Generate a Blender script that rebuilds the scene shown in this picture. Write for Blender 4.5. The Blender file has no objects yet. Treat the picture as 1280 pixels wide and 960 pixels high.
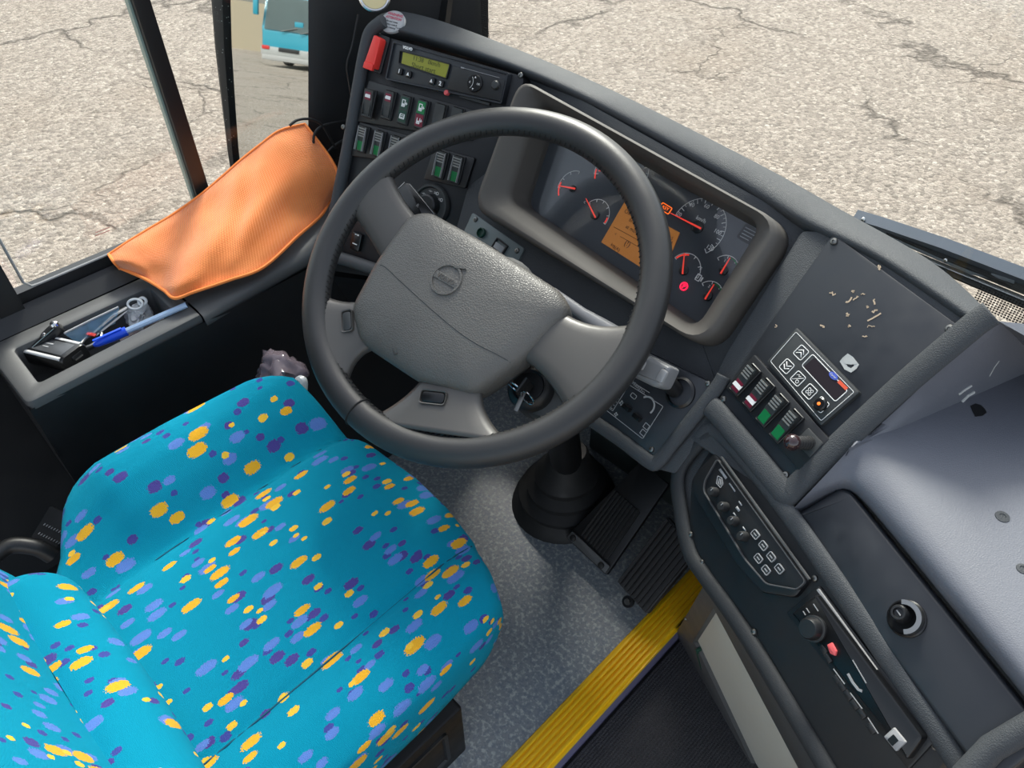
import bpy, bmesh, math, random
from mathutils import Vector, Matrix, noise
random.seed(7)
SC = bpy.context.scene
COL = SC.collection
R = math.radians
# ---------------------------------------------------------------- camera / survey
FPX = 960.0
CAM = Vector((0, 0, 1.42))
TH, YAW = R(44.7), R(45)
HD = Vector((-math.sin(YAW), math.cos(YAW), 0)); RT = Vector((math.cos(YAW), math.sin(YAW), 0)); ZZ = Vector((0, 0, 1))
DV = HD*math.cos(TH) - ZZ*math.sin(TH); UV_ = HD*math.sin(TH) + ZZ*math.cos(TH)
def ray(px, py): return DV + RT*((px-640)/FPX) + UV_*((480-py)/FPX)
def at(px, py, dep): return CAM + ray(px, py)*dep
def onz(px, py, z):
    k = ray(px, py); return CAM + k*((z-CAM.z)/k.z)
def onx(px, py, x):
    k = ray(px, py); return CAM + k*((x-CAM.x)/k.x)
def ony(px, py, y):
    k = ray(px, py); return CAM + k*((y-CAM.y)/k.y)
class Plane:
    """a real panel: horizontal axis a, up-slope axis b, outward normal n"""
    def __init__(s, ax, sl, o):
        s.a = Vector((math.cos(R(ax)), math.sin(R(ax)), 0))
        aw = Vector((-s.a.y, s.a.x, 0))
        s.b = aw*math.cos(R(sl)) + ZZ*math.sin(R(sl)); s.n = s.a.cross(s.b); s.o = Vector(o); s.fix()
    def fix(s):
        s.m = Matrix((( s.a.x, s.b.x, s.n.x, s.o.x), (s.a.y, s.b.y, s.n.y, s.o.y), (s.a.z, s.b.z, s.n.z, s.o.z), (0, 0, 0, 1)))
        return s
    def hit(s, px, py, h=0):
        k = ray(px, py); return CAM + k*(((s.o + s.n*h - CAM).dot(s.n))/k.dot(s.n))
    def uv(s, px, py, h=0):
        q = s.hit(px, py, h) - s.o; return Vector((q.dot(s.a), q.dot(s.b)))
    def pts(s, L, h=0): return [s.uv(x, y, h) for x, y in L]
    def w(s, u, v, h=0): return s.o + s.a*u + s.b*v + s.n*h
    def loc(s, P):
        q = Vector(P)-s.o; return Vector((q.dot(s.a), q.dot(s.b), q.dot(s.n)))
    def sub(s, u, v, h=0, rot=0):
        """matrix of a spot on the panel, turned by rot in the panel"""
        return s.m @ Matrix.Translation((u, v, h)) @ Matrix.Rotation(rot, 4, 'Z')
    def off(s, h):
        p = Plane(0, 0, s.o + s.n*h); p.a, p.b, p.n = s.a.copy(), s.b.copy(), s.n.copy(); return p.fix()
# ---------------------------------------------------------------- objects
def fin(o, label=None, cat=None, group=None, kind=None):
    if label: o['label'] = label
    if cat: o['category'] = cat
    if group: o['group'] = group
    if kind: o['kind'] = kind
    return o
def thing(name, label, cat, m=None, group=None):
    o = bpy.data.objects.new(name, None); COL.objects.link(o)
    o.empty_display_size = .03
    if m is not None: o.matrix_world = m
    return fin(o, label, cat, group)
def obj(name, bm, mat, parent=None, m=None, smooth=38, sub=0, label=None):
    me = bpy.data.meshes.new(name)
    bmesh.ops.recalc_face_normals(bm, faces=bm.faces) if not getattr(bm, 'keep', False) else None
    bm.to_mesh(me); bm.free()
    mats = mat if isinstance(mat, (list, tuple)) else [mat]
    for q in mats: me.materials.append(q)
    me.polygons.foreach_set('use_smooth', [True]*len(me.polygons))
    if smooth is not None and smooth < 180: me.set_sharp_from_angle(angle=R(smooth))
    o = bpy.data.objects.new(name, me); COL.objects.link(o)
    if parent: o.parent = parent
    if m is not None: o.matrix_local = m
    if sub:
        md = o.modifiers.new('subdiv', 'SUBSURF'); md.levels = sub; md.render_levels = sub
    if label: o['label'] = label
    return o
def struct(name, bm, mat, **k):
    o = obj(name, bm, mat, **k); o['kind'] = 'structure'; return o
def copy_tree(o, parent=None):
    c = o.copy(); COL.objects.link(c)
    if parent: c.parent = parent
    for ch in list(o.children): copy_tree(ch, c)
    return c
def B(): return bmesh.new()
# ---------------------------------------------------------------- shapes
def V3(p): return Vector((p[0], p[1], p[2] if len(p) > 2 else 0))
def loft(bm, rings, closed=True, cap0=False, cap1=False, mi=0, uv=None):
    vr = [[bm.verts.new(V3(p)) for p in r] for r in rings]
    n = len(rings[0]); fs = []
    for i in range(len(vr)-1):
        for j in range(n if closed else n-1):
            k = (j+1) % n
            try:
                f = bm.faces.new((vr[i][j], vr[i][k], vr[i+1][k], vr[i+1][j])); f.material_index = mi; fs.append(f)
            except ValueError: pass
    if cap0: bm.faces.new(vr[0]).material_index = mi
    if cap1: bm.faces.new(vr[-1]).material_index = mi
    return vr
def roundpoly(P, r, seg=4):
    """round the corners of a 2D polygon; r number or list"""
    out = []; n = len(P)
    for i in range(n):
        p = Vector(P[i][:2]); a = Vector(P[i-1][:2]); c = Vector(P[(i+1) % n][:2])
        ri = r[i] if isinstance(r, (list, tuple)) else r
        d1 = (a-p); d2 = (c-p); l1, l2 = d1.length, d2.length
        t = min(ri, l1*.48, l2*.48)
        s, e = p + d1/l1*t, p + d2/l2*t
        for k in range(seg+1):
            q = k/seg
            out.append(s*(1-q)**2 + p*2*q*(1-q) + e*q*q)
    return out
def area(P): return sum(P[i-1][0]*P[i][1]-P[i][0]*P[i-1][1] for i in range(len(P)))/2
def inset(P, d):
    n = len(P); sg = 1 if area(P) > 0 else -1; out = []
    for i in range(n):
        a, p, c = Vector(P[i-1][:2]), Vector(P[i][:2]), Vector(P[(i+1) % n][:2])
        e1 = (p-a); e2 = (c-p)
        if e1.length < 1e-9: e1 = e2
        if e2.length < 1e-9: e2 = e1
        e1.normalize(); e2.normalize()
        n1 = Vector((-e1.y, e1.x))*sg; n2 = Vector((-e2.y, e2.x))*sg
        m = n1+n2
        if m.length < 1e-6: m = n1
        m.normalize(); k = d/max(.5, m.dot(n1))
        out.append(p + m*k)
    return out
def slab(bm, P, z0, z1, bev=0, seg=2, mi=0, cap0=True):
    """polygon plate from z0 to z1 with rounded upper rim"""
    rings = [[(p[0], p[1], z0) for p in P]]
    s = 1 if z1 > z0 else -1
    if bev:
        for k in range(seg+1):
            q = k/seg*math.pi/2
            I = inset(P, bev*(1-math.cos(q)))
            rings.append([(p[0], p[1], z1 - s*bev + s*bev*math.sin(q)) for p in I])
    else: rings.append([(p[0], p[1], z1) for p in P])
    loft(bm, rings, True, cap0, True, mi)
def rect(cx, cy, w, h, rot=0):
    c, s = math.cos(rot), math.sin(rot)
    return [(cx+x*c-y*s, cy+x*s+y*c) for x, y in ((-w/2, -h/2), (w/2, -h/2), (w/2, h/2), (-w/2, h/2))]
def rrect(cx, cy, w, h, r, rot=0, seg=3): return roundpoly(rect(cx, cy, w, h, rot), r, seg)
def circ(cx, cy, r, n=24, ry=None): return [(cx+r*math.cos(2*math.pi*i/n), cy+(ry or r)*math.sin(2*math.pi*i/n)) for i in range(n)]
def frame_ring(bm, Po, Pi, prof, mi=0):
    """prof: list of (t, z): t=0 outer loop, 1 inner loop (may exceed)"""
    rings = []
    for t, z in prof: rings.append([(o[0]+(i[0]-o[0])*t, o[1]+(i[1]-o[1])*t, z) for o, i in zip(Po, Pi)])
    loft(bm, rings, True, mi=mi)
def sweep(bm, path, prof, closed=False, up=None, caps=True, scale=None, mi=0):
    """prof: 2D loop (side, up). path: 3D points"""
    P = [V3(p) for p in path]; n = len(P); rings = []
    prev = None
    for i in range(n):
        if closed: t = P[(i+1) % n]-P[i-1]
        else: t = P[min(i+1, n-1)]-P[max(i-1, 0)]
        t.normalize()
        if up is not None: u = Vector(up)
        elif prev is None: u = Vector((0, 0, 1)) if abs(t.z) < .9 else Vector((1, 0, 0))
        else: u = prev
        s = t.cross(u)
        if s.length < 1e-5: s = t.orthogonal()
        s.normalize(); u = s.cross(t).normalized(); prev = u
        k = scale[i] if scale else 1
        rings.append([P[i]+s*(a*k)+u*(b*k) for a, b in prof])
    if closed: rings.append(rings[0])
    vr = loft(bm, rings, True, caps and not closed, caps and not closed, mi)
    if closed: bmesh.ops.remove_doubles(bm, verts=vr[0]+vr[-1], dist=1e-7)
def tube(bm, path, r, seg=10, closed=False, **k):
    sweep(bm, path, circ(0, 0, r, seg), closed, **k)
def spline(P, n=8, closed=False):
    P = [V3(p) for p in P]; out = []; m = len(P)
    for i in range(m if closed else m-1):
        if closed: a, b, c, d = P[i-1], P[i], P[(i+1) % m], P[(i+2) % m]
        else: a, b, c, d = P[max(i-1, 0)], P[i], P[i+1], P[min(i+2, m-1)]
        for k in range(n):
            t = k/n
            out.append(.5*((2*b)+(c-a)*t+(2*a-5*b+4*c-d)*t*t+(3*b-a-3*c+d)*t**3))
    if not closed: out.append(P[-1])
    return out
def lathe(bm, prof, seg=24, m=None, mi=0, cap=True):
    rings = [[(r*math.cos(2*math.pi*i/seg), r*math.sin(2*math.pi*i/seg), z) for i in range(seg)] for r, z in prof]
    if m is not None: rings = [[m @ Vector(p) for p in r] for r in rings]
    loft(bm, rings, True, cap, cap, mi)
def box(bm, c, s, bev=0, m=None, mi=0):
    b2 = B(); slab(b2, rect(0, 0, s[0], s[1]), -s[2]/2, s[2]/2)
    if bev: bmesh.ops.bevel(b2, geom=b2.edges[:], offset=bev, segments=2, affect='EDGES', profile=.6)
    mt = (m or Matrix()) @ Matrix.Translation(c)
    join(bm, b2, mt, mi)
def join(bm, b2, mt=None, mi=0):
    mp = {}
    for v in b2.verts: mp[v] = bm.verts.new((mt @ v.co) if mt else v.co)
    for f in b2.faces:
        try: bm.faces.new([mp[v] for v in f.verts]).material_index = mi or f.material_index
        except ValueError: pass
    b2.free()
def ball(bm, c, r, sc=(1, 1, 1), m=None, seg=16, mi=0):
    mt = (m or Matrix()) @ Matrix.Translation(c) @ Matrix.Diagonal((sc[0], sc[1], sc[2], 1))
    b2 = B(); bmesh.ops.create_uvsphere(b2, u_segments=seg, v_segments=seg//2+1, radius=r); join(bm, b2, mt, mi)
def arc(cx, cy, r, a0, a1, n=24): return [(cx+r*math.cos(a0+(a1-a0)*i/n), cy+r*math.sin(a0+(a1-a0)*i/n)) for i in range(n+1)]
def line2(bm, path, w, z0, z1, mi=0):
    """flat printed/raised line along a 2D path"""
    P = [Vector(p[:2]) for p in path]; L, Rr = [], []
    for i in range(len(P)):
        t = P[min(i+1, len(P)-1)]-P[max(i-1, 0)]; t.normalize(); nn = Vector((-t.y, t.x))*w/2
        L.append(P[i]+nn); Rr.append(P[i]-nn)
    rings = [[(*L[i], z0), (*L[i], z1), (*Rr[i], z1), (*Rr[i], z0)] for i in range(len(P))]
    loft(bm, rings, True, True, True, mi)
_txt = {}
def text(bm, s, size, m=None, depth=.0003, mi=0, align='CENTER', bold=0):
    key = (s, size, depth, align, bold)
    if key not in _txt:
        cu = bpy.data.curves.new('t', 'FONT'); cu.body = s; cu.size = size; cu.extrude = depth/2; cu.align_x = align; cu.align_y = 'CENTER'; cu.resolution_u = 2; cu.offset = bold
        o = bpy.data.objects.new('t', cu); COL.objects.link(o)
        dg = bpy.context.evaluated_depsgraph_get(); dg.update()
        me = bpy.data.meshes.new_from_object(o.evaluated_get(dg)); _txt[key] = me
        bpy.data.objects.remove(o); bpy.data.curves.remove(cu)
    b2 = B(); b2.from_mesh(_txt[key]); join(bm, b2, m, mi)
def T(x, y, z=0, rot=0): return Matrix.Translation((x, y, z)) @ Matrix.Rotation(rot, 4, 'Z')
# ---------------------------------------------------------------- materials
def srgb(r, g, b):
    f = lambda c: (c/255/12.92) if c/255 <= .04045 else ((c/255+.055)/1.055)**2.4
    return (f(r), f(g), f(b), 1)
class N:
    def __init__(s, name):
        s.m = bpy.data.materials.new(name); s.m.use_nodes = True; s.t = s.m.node_tree; s.n = s.t.nodes; s.l = s.t.links
        s.p = s.n['Principled BSDF']; s.out = s.n['Material Output']
    def add(s, ty, **k):
        n = s.n.new(ty)
        for a, v in k.items():
            if a.startswith('i_'):
                q = a[2:]; n.inputs[int(q) if q.isdigit() else q.replace('_', ' ')].default_value = v
            else: setattr(n, a, v)
        return n
    def link(s, a, b): s.l.new(a, b)
    def math(s, op, a, b=None, c=None, clamp=False):
        n = s.n.new('ShaderNodeMath'); n.operation = op; n.use_clamp = clamp
        for i, v in enumerate((a, b, c)):
            if v is None: continue
            if isinstance(v, (int, float)): n.inputs[i].default_value = v
            else: s.l.new(v, n.inputs[i])
        return n.outputs[0]
    def mix(s, f, a, b):
        n = s.n.new('ShaderNodeMix'); n.data_type = 'RGBA'
        for sock, v in ((n.inputs[0], f), (n.inputs[6], a), (n.inputs[7], b)):
            if isinstance(v, (int, float)): sock.default_value = v
            elif isinstance(v, tuple): sock.default_value = v
            else: s.l.new(v, sock)
        return n.outputs[2]
    def noise(s, scale, detail=2, rough=.5, dist=0, vec=None, dim='3D'):
        n = s.n.new('ShaderNodeTexNoise'); n.inputs['Scale'].default_value = scale; n.inputs['Detail'].default_value = detail
        n.inputs['Roughness'].default_value = rough; n.inputs['Distortion'].default_value = dist
        if vec: s.l.new(vec, n.inputs['Vector'])
        return n
    def vor(s, scale, feature='F1', vec=None, rand=1):
        n = s.n.new('ShaderNodeTexVoronoi'); n.feature = feature; n.inputs['Scale'].default_value = scale; n.inputs['Randomness'].default_value = rand
        if vec: s.l.new(vec, n.inputs['Vector'])
        return n
    def ramp(s, f, stops):
        n = s.n.new('ShaderNodeValToRGB'); e = n.color_ramp.elements
        while len(e) < len(stops): e.new(.5)
        for q, (p, c) in zip(e, stops): q.position = p; q.color = c if isinstance(c, tuple) else (c, c, c, 1)
        s.l.new(f, n.inputs[0]); return n.outputs[0]
    def coord(s, k='Object'): return s.n.new('ShaderNodeTexCoord').outputs[k]
    def bump(s, h, strength=.3, dist=.001, prev=None):
        n = s.n.new('ShaderNodeBump'); n.inputs['Strength'].default_value = strength; n.inputs['Distance'].default_value = dist
        s.l.new(h, n.inputs['Height'])
        if prev: s.l.new(prev, n.inputs['Normal'])
        return n.outputs[0]
def plain(name, c, rough=.5, metal=0, spec=.5, emit=None, es=0, coat=0, trans=0, alpha=1, var=0):
    q = N(name); p = q.p; p.inputs['Base Color'].default_value = c; p.inputs['Roughness'].default_value = rough; p.inputs['Metallic'].default_value = metal
    p.inputs['Specular IOR Level'].default_value = spec; p.inputs['Coat Weight'].default_value = coat; p.inputs['Transmission Weight'].default_value = trans
    if emit: p.inputs['Emission Color'].default_value = emit; p.inputs['Emission Strength'].default_value = es
    if var:
        nz = q.noise(35, 4, .6, vec=q.coord())
        q.link(q.mix(q.math('MULTIPLY', nz.outputs[0], var), c, tuple(min(1, x*2.2+.02) for x in c[:3])+(1,)), p.inputs['Base Color'])
        q.link(q.ramp(nz.outputs[0], [(.3, max(0, rough-.08)), (.7, min(1, rough+.1))]), p.inputs['Roughness'])
    return q.m
def grained(name, c, rough, scale=900, strength=.35, dist=.0004, wear=.25, spec=.5):
    """moulded vinyl / leather grain with a little dust"""
    q = N(name); co = q.coord()
    v = q.vor(scale, 'DISTANCE_TO_EDGE', co); nz = q.noise(scale*.6, 2, .6, vec=co); big = q.noise(9, 4, .6, vec=co)
    h = q.math('ADD', q.math('MINIMUM', v.outputs[0], .25), q.math('MULTIPLY', nz.outputs[0], .35))
    q.link(q.bump(h, strength, dist), q.p.inputs['Normal'])
    lt = tuple(min(1, x*1.5+.012) for x in c[:3])+(1,)
    q.link(q.mix(q.math('MULTIPLY', q.ramp(big.outputs[0], [(.35, 0.), (.75, 1.)]), wear), c, lt), q.p.inputs['Base Color'])
    q.link(q.ramp(big.outputs[0], [(.3, rough-.05), (.7, rough+.08)]), q.p.inputs['Roughness'])
    q.p.inputs['Specular IOR Level'].default_value = spec
    return q.m
M = {}
M['vinyl'] = grained('dash_vinyl', srgb(60, 63, 66), .62, 520, .8, .0009, spec=.32)
M['vinyl_soft'] = grained('console_vinyl', srgb(92, 95, 103), .5, 500, .5, .0006)
M['bezel'] = grained('bezel_plastic', srgb(80, 77, 73), .62, 1500, .2, .0002, spec=.35)
M['trim'] = grained('trim_plastic', srgb(72, 73, 74), .52, 900, .3, .0003)
M['darktrim_shade'] = grained('dark_and_shaded_trim', srgb(20, 22, 25), .5, 900, .3, .0003)  # near-black trim; shade of the console front is put into this colour
M['rimdark'] = grained('rim_vinyl_dark', srgb(42, 44, 46), .6, 600, .6, .0006, spec=.3)
M['leather'] = grained('wheel_leather', srgb(42, 42, 42), .38, 1400, .35, .0003, .15)
M['hub'] = grained('hub_leather', srgb(88, 86, 82), .42, 330, .75, .0012, .2)
M['spoke'] = grained('spoke_plastic', srgb(72, 70, 67), .36, 1600, .15, .0002, .1)
M['plate'] = plain('panel_black', srgb(30, 33, 38), .36, var=.25)
M['platedark'] = plain('panel_gloss_black', srgb(14, 16, 19), .5, var=.15)
M['black'] = plain('black_plastic', srgb(24, 25, 27), .4)
M['gloss'] = plain('gloss_black', srgb(12, 13, 15), .28)
M['rubber'] = plain('black_rubber', srgb(26, 27, 28), .62, var=.2)
M['rocker'] = plain('rocker_plastic', srgb(52, 54, 54), .42)
M['ridge'] = plain('rocker_ridge', srgb(135, 135, 130), .45)
M['green'] = plain('switch_green', srgb(10, 118, 62), .4)
M['darkgreen'] = plain('switch_dark_green', srgb(24, 66, 52), .45)
M['crimson'] = plain('switch_crimson', srgb(120, 28, 52), .45)
M['white'] = plain('print_white', srgb(225, 225, 222), .5)
M['grey'] = plain('print_grey', srgb(150, 152, 154), .5)
M['red'] = plain('red_plastic', srgb(228, 58, 50), .4)
M['pink'] = plain('red_button', srgb(215, 90, 92), .4)
M['needle'] = plain('needle_red', srgb(240, 78, 62), .4, emit=srgb(240, 60, 45), es=.25)
M['warn'] = plain('warning_red', srgb(255, 30, 70), .4, emit=srgb(255, 20, 60), es=1.2)
M['amberlamp'] = plain('warning_amber', srgb(235, 120, 50), .4, emit=srgb(255, 110, 30), es=.6)
M['dialface'] = plain('dial_face', srgb(60, 64, 69), .3, coat=.4)
M['amber'] = plain('amber_lcd', srgb(168, 112, 52), .35, emit=srgb(200, 120, 40), es=.12)
M['lcdink'] = plain('lcd_ink', srgb(82, 52, 28), .4)
M['olive'] = plain('olive_lcd', srgb(120, 122, 40), .3, emit=srgb(120, 122, 30), es=.1)
M['oliveink'] = plain('olive_ink', srgb(70, 74, 22), .4)
M['smoke'] = plain('smoked_display', srgb(48, 42, 46), .18)
M['chrome'] = plain('chrome', srgb(205, 205, 205), .2, 1)
M['steel'] = plain('steel', srgb(160, 160, 158), .32, 1)
M['screw'] = plain('screw_steel', srgb(125, 125, 122), .38, 1)
M['silver'] = plain('silver_plastic', srgb(150, 150, 150), .35)
M['levergrey'] = plain('lever_grey', srgb(128, 129, 130), .4)
M['blue'] = plain('blue_plastic', srgb(20, 75, 215), .3)
M['badge'] = plain('badge_blue', srgb(75, 95, 190), .4)
M['badgered'] = plain('badge_orange', srgb(225, 90, 60), .4)
M['brightsilver'] = plain('bright_silver', srgb(205, 205, 205), .25)
M['cream'] = plain('cream_panel', srgb(205, 203, 190), .5, var=.15)
M['teaplate'] = plain('greygreen_plate', srgb(92, 102, 102), .4, var=.2)
M['teal'] = plain('coach_teal', srgb(24, 130, 152), .35, coat=.3)
M['coachwhite'] = plain('coach_white', srgb(150, 152, 152), .4)
M['lens'] = plain('lamp_lens_red', srgb(180, 40, 40), .3)
M['residue'] = plain('tape_residue', srgb(150, 152, 150), .7, var=.5)
M['scuff'] = plain('scuff_cream', srgb(185, 165, 140), .8)
M['orangeplastic'] = plain('orange_plastic', srgb(225, 120, 70), .4)
M['skinpink'] = plain('pale_tissue', srgb(168, 152, 158), .7)
M['darkwall'] = plain('dark_footwell', srgb(30, 33, 34), .7, var=.3)
M['greenwall'] = plain('heater_box', srgb(58, 66, 66), .6, var=.2)
M['stitch'] = plain('stitch_black', srgb(18, 18, 18), .8)
M['tape'] = plain('sticker_silver', srgb(165, 165, 165), .35)
M['stickred'] = plain('sticker_red', srgb(175, 70, 90), .5)
def m_glass(name, tint=(1, 1, 1, 1), base=.02):
    q = N(name); q.n.remove(q.p)
    tr = q.add('ShaderNodeBsdfTransparent', i_Color=tint); gl = q.add('ShaderNodeBsdfGlossy', i_Roughness=.02)
    lw = q.add('ShaderNodeLayerWeight', i_Blend=.5); fr = q.add('ShaderNodeMath', operation='MULTIPLY_ADD'); fr.inputs[1].default_value = .55; fr.inputs[2].default_value = base
    pw = q.math('POWER', lw.outputs['Facing'], 4); q.link(pw, fr.inputs[0]); mx = q.add('ShaderNodeMixShader')
    q.link(fr.outputs[0], mx.inputs[0]); q.link(tr.outputs[0], mx.inputs[1]); q.link(gl.outputs[0], mx.inputs[2]); q.link(mx.outputs[0], q.out.inputs[0])
    return q.m
M['glass'] = m_glass('window_glass', (.96, .98, .97, 1))
def m_clear(name, c, a):
    q = N(name); q.p.inputs['Base Color'].default_value = c; q.p.inputs['Roughness'].default_value = .15; q.p.inputs['Alpha'].default_value = a; return q.m
M['clear'] = m_clear('clear_plastic', srgb(228, 230, 230), .72)
M['film'] = m_clear('clear_film', srgb(150, 190, 215), .5)
M['barrel'] = m_clear('pen_barrel', srgb(170, 195, 225), .75)
M['lensglass'] = m_glass('cluster_glass', (.97, .97, .97, 1))
q = N('mirror_glass'); q.p.inputs['Metallic'].default_value = 1; q.p.inputs['Roughness'].default_value = .015; q.p.inputs['Base Color'].default_value = (.62, .64, .63, 1); M['mirror'] = q.m
# speckled wet rubber on the mirror housing
q = N('mirror_housing'); v = q.vor(160, vec=q.coord()); nz = q.noise(60, 2, vec=q.coord())
mk = q.math('MULTIPLY', q.math('LESS_THAN', v.outputs[0], .18), q.math('GREATER_THAN', nz.outputs[0], .52))
q.link(q.mix(mk, srgb(26, 28, 30), srgb(150, 155, 155)), q.p.inputs['Base Color']); q.p.inputs['Roughness'].default_value = .5; M['housing'] = q.m
# orange microfibre
q = N('orange_microfibre'); co = q.coord('UV'); w = q.add('ShaderNodeTexWave', i_Scale=85, i_Distortion=.8); q.link(co, w.inputs[0])
w2 = q.add('ShaderNodeTexWave', i_Scale=85, i_Distortion=.8, bands_direction='Y'); q.link(co, w2.inputs[0]); nz = q.noise(14, 3, vec=co)
q.link(q.mix(nz.outputs[0], srgb(236, 118, 50), srgb(250, 158, 92)), q.p.inputs['Base Color']); q.p.inputs['Roughness'].default_value = .85
q.p.inputs['Sheen Weight'].default_value = .4; q.p.inputs['Specular IOR Level'].default_value = .15
q.link(q.bump(q.math('ADD', w.outputs['Fac'], w2.outputs['Fac']), .7, .001), q.p.inputs['Normal']); M['cloth'] = q.m
# blue-grey flecked vinyl floor
q = N('flecked_vinyl'); co = q.coord(); v = q.vor(240, vec=co); nz = q.noise(115, 3, .6, vec=co); big = q.noise(3, 3, vec=co)
c1 = q.mix(q.ramp(big.outputs[0], [(.3, 0.), (.7, 1.)]), srgb(128, 138, 146), srgb(144, 148, 148))
c2 = q.mix(q.ramp(nz.outputs[0], [(.5, 0.), (.62, 1.)]), c1, srgb(178, 184, 182))
c3 = q.mix(q.math('MULTIPLY', q.ramp(v.outputs['Color'], [(.55, 0.), (.75, 1.)]), .45), c2, srgb(98, 112, 130))
q.link(c3, q.p.inputs['Base Color']); q.p.inputs['Roughness'].default_value = .42; q.link(q.bump(nz.outputs[0], .15, .0005), q.p.inputs['Normal']); M['floor'] = q.m
# yellow nosing
q = N('yellow_nosing'); nz = q.noise(30, 4, .7, vec=q.coord()); q.link(q.mix(q.ramp(nz.outputs[0], [(.55, 0.), (.9, .25)]), srgb(255, 205, 25), srgb(200, 152, 20)), q.p.inputs['Base Color']); q.p.inputs['Roughness'].default_value = .45; M['yellow'] = q.m
# ribbed entrance mat
q = N('entrance_mat'); co = q.coord(); w = q.add('ShaderNodeTexWave', i_Scale=55, i_Distortion=2.5, wave_profile='SIN'); w.inputs['Detail Scale'].default_value = 12; q.link(co, w.inputs[0]); nz = q.noise(420, 2, vec=co)
q.link(q.mix(nz.outputs[0], srgb(34, 35, 38), srgb(104, 104, 108)), q.p.inputs['Base Color']); q.p.inputs['Roughness'].default_value = .9
q.link(q.bump(q.math('ADD', w.outputs['Fac'], q.math('MULTIPLY', nz.outputs[0], .8)), 1, .004), q.p.inputs['Normal']); M['mat'] = q.m
# frit dots
q = N('frit_dots'); co = q.coord('UV'); sx = q.add('ShaderNodeSeparateXYZ'); q.link(co, sx.inputs[0])
fx = q.math('SUBTRACT', q.math('FRACT', q.math('MULTIPLY', sx.outputs[0], 260)), .5); fy = q.math('SUBTRACT', q.math('FRACT', q.math('MULTIPLY', sx.outputs[1], 260)), .5)
dd = q.math('SQRT', q.math('ADD', q.math('MULTIPLY', fx, fx), q.math('MULTIPLY', fy, fy)))
q.p.inputs['Base Color'].default_value = srgb(25, 25, 25); q.link(q.math('LESS_THAN', dd, .36), q.p.inputs['Alpha']); M['frit'] = q.m
# asphalt
q = N('asphalt'); co = q.coord(); q.out
wn = q.noise(1.6, 4, .6, vec=co)
vm = q.add('ShaderNodeVectorMath', operation='SCALE'); q.link(wn.outputs['Color'], vm.inputs[0]); vm.inputs['Scale'].default_value = .75
va = q.add('ShaderNodeVectorMath', operation='ADD'); q.link(co, va.inputs[0]); q.link(vm.outputs[0], va.inputs[1])
st = q.vor(42, vec=co); st2 = q.vor(85, vec=co); fine = q.noise(110, 3, .7, vec=co); big = q.noise(.55, 5, .6, vec=co)
crk = q.vor(.42, 'DISTANCE_TO_EDGE', va.outputs[0]); crk2 = q.vor(1.1, 'DISTANCE_TO_EDGE', va.outputs[0])
base = q.ramp(st.outputs['Color'], [(0., srgb(122, 114, 106)), (.4, srgb(162, 151, 140)), (.75, srgb(188, 176, 163)), (1., srgb(218, 207, 194))])
b2 = q.mix(q.ramp(fine.outputs[0], [(.38, .0), (.7, .75)]), base, srgb(120, 110, 98))
b3 = q.mix(q.math('MULTIPLY', q.ramp(big.outputs[0], [(.5, 0.), (.78, 1.)]), .35), b2, srgb(132, 112, 90))
cm = q.math('MULTIPLY', q.ramp(crk.outputs[0], [(.0, 1.), (.016, 0.)]), q.ramp(q.noise(.9, 2, vec=co).outputs[0], [(.38, 0.), (.5, 1.)]))
cm2 = q.math('MULTIPLY', q.ramp(crk2.outputs[0], [(.0, .7), (.02, 0.)]), q.ramp(big.outputs[0], [(.5, 0.), (.6, 1.)]))
cc = q.math('MULTIPLY', q.math('MAXIMUM', cm, cm2), .75)
q.link(q.mix(cc, b3, srgb(70, 62, 55)), q.p.inputs['Base Color']); q.p.inputs['Roughness'].default_value = .85; q.p.inputs['Specular IOR Level'].default_value = .3
h = q.math('SUBTRACT', q.math('ADD', q.math('MULTIPLY', st.outputs[0], -.7), q.math('MULTIPLY', fine.outputs[0], .9)), q.math('MULTIPLY', cc, 1.5))
q.link(q.bump(h, .9, .02), q.p.inputs['Normal']); M['asphalt'] = q.m
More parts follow.
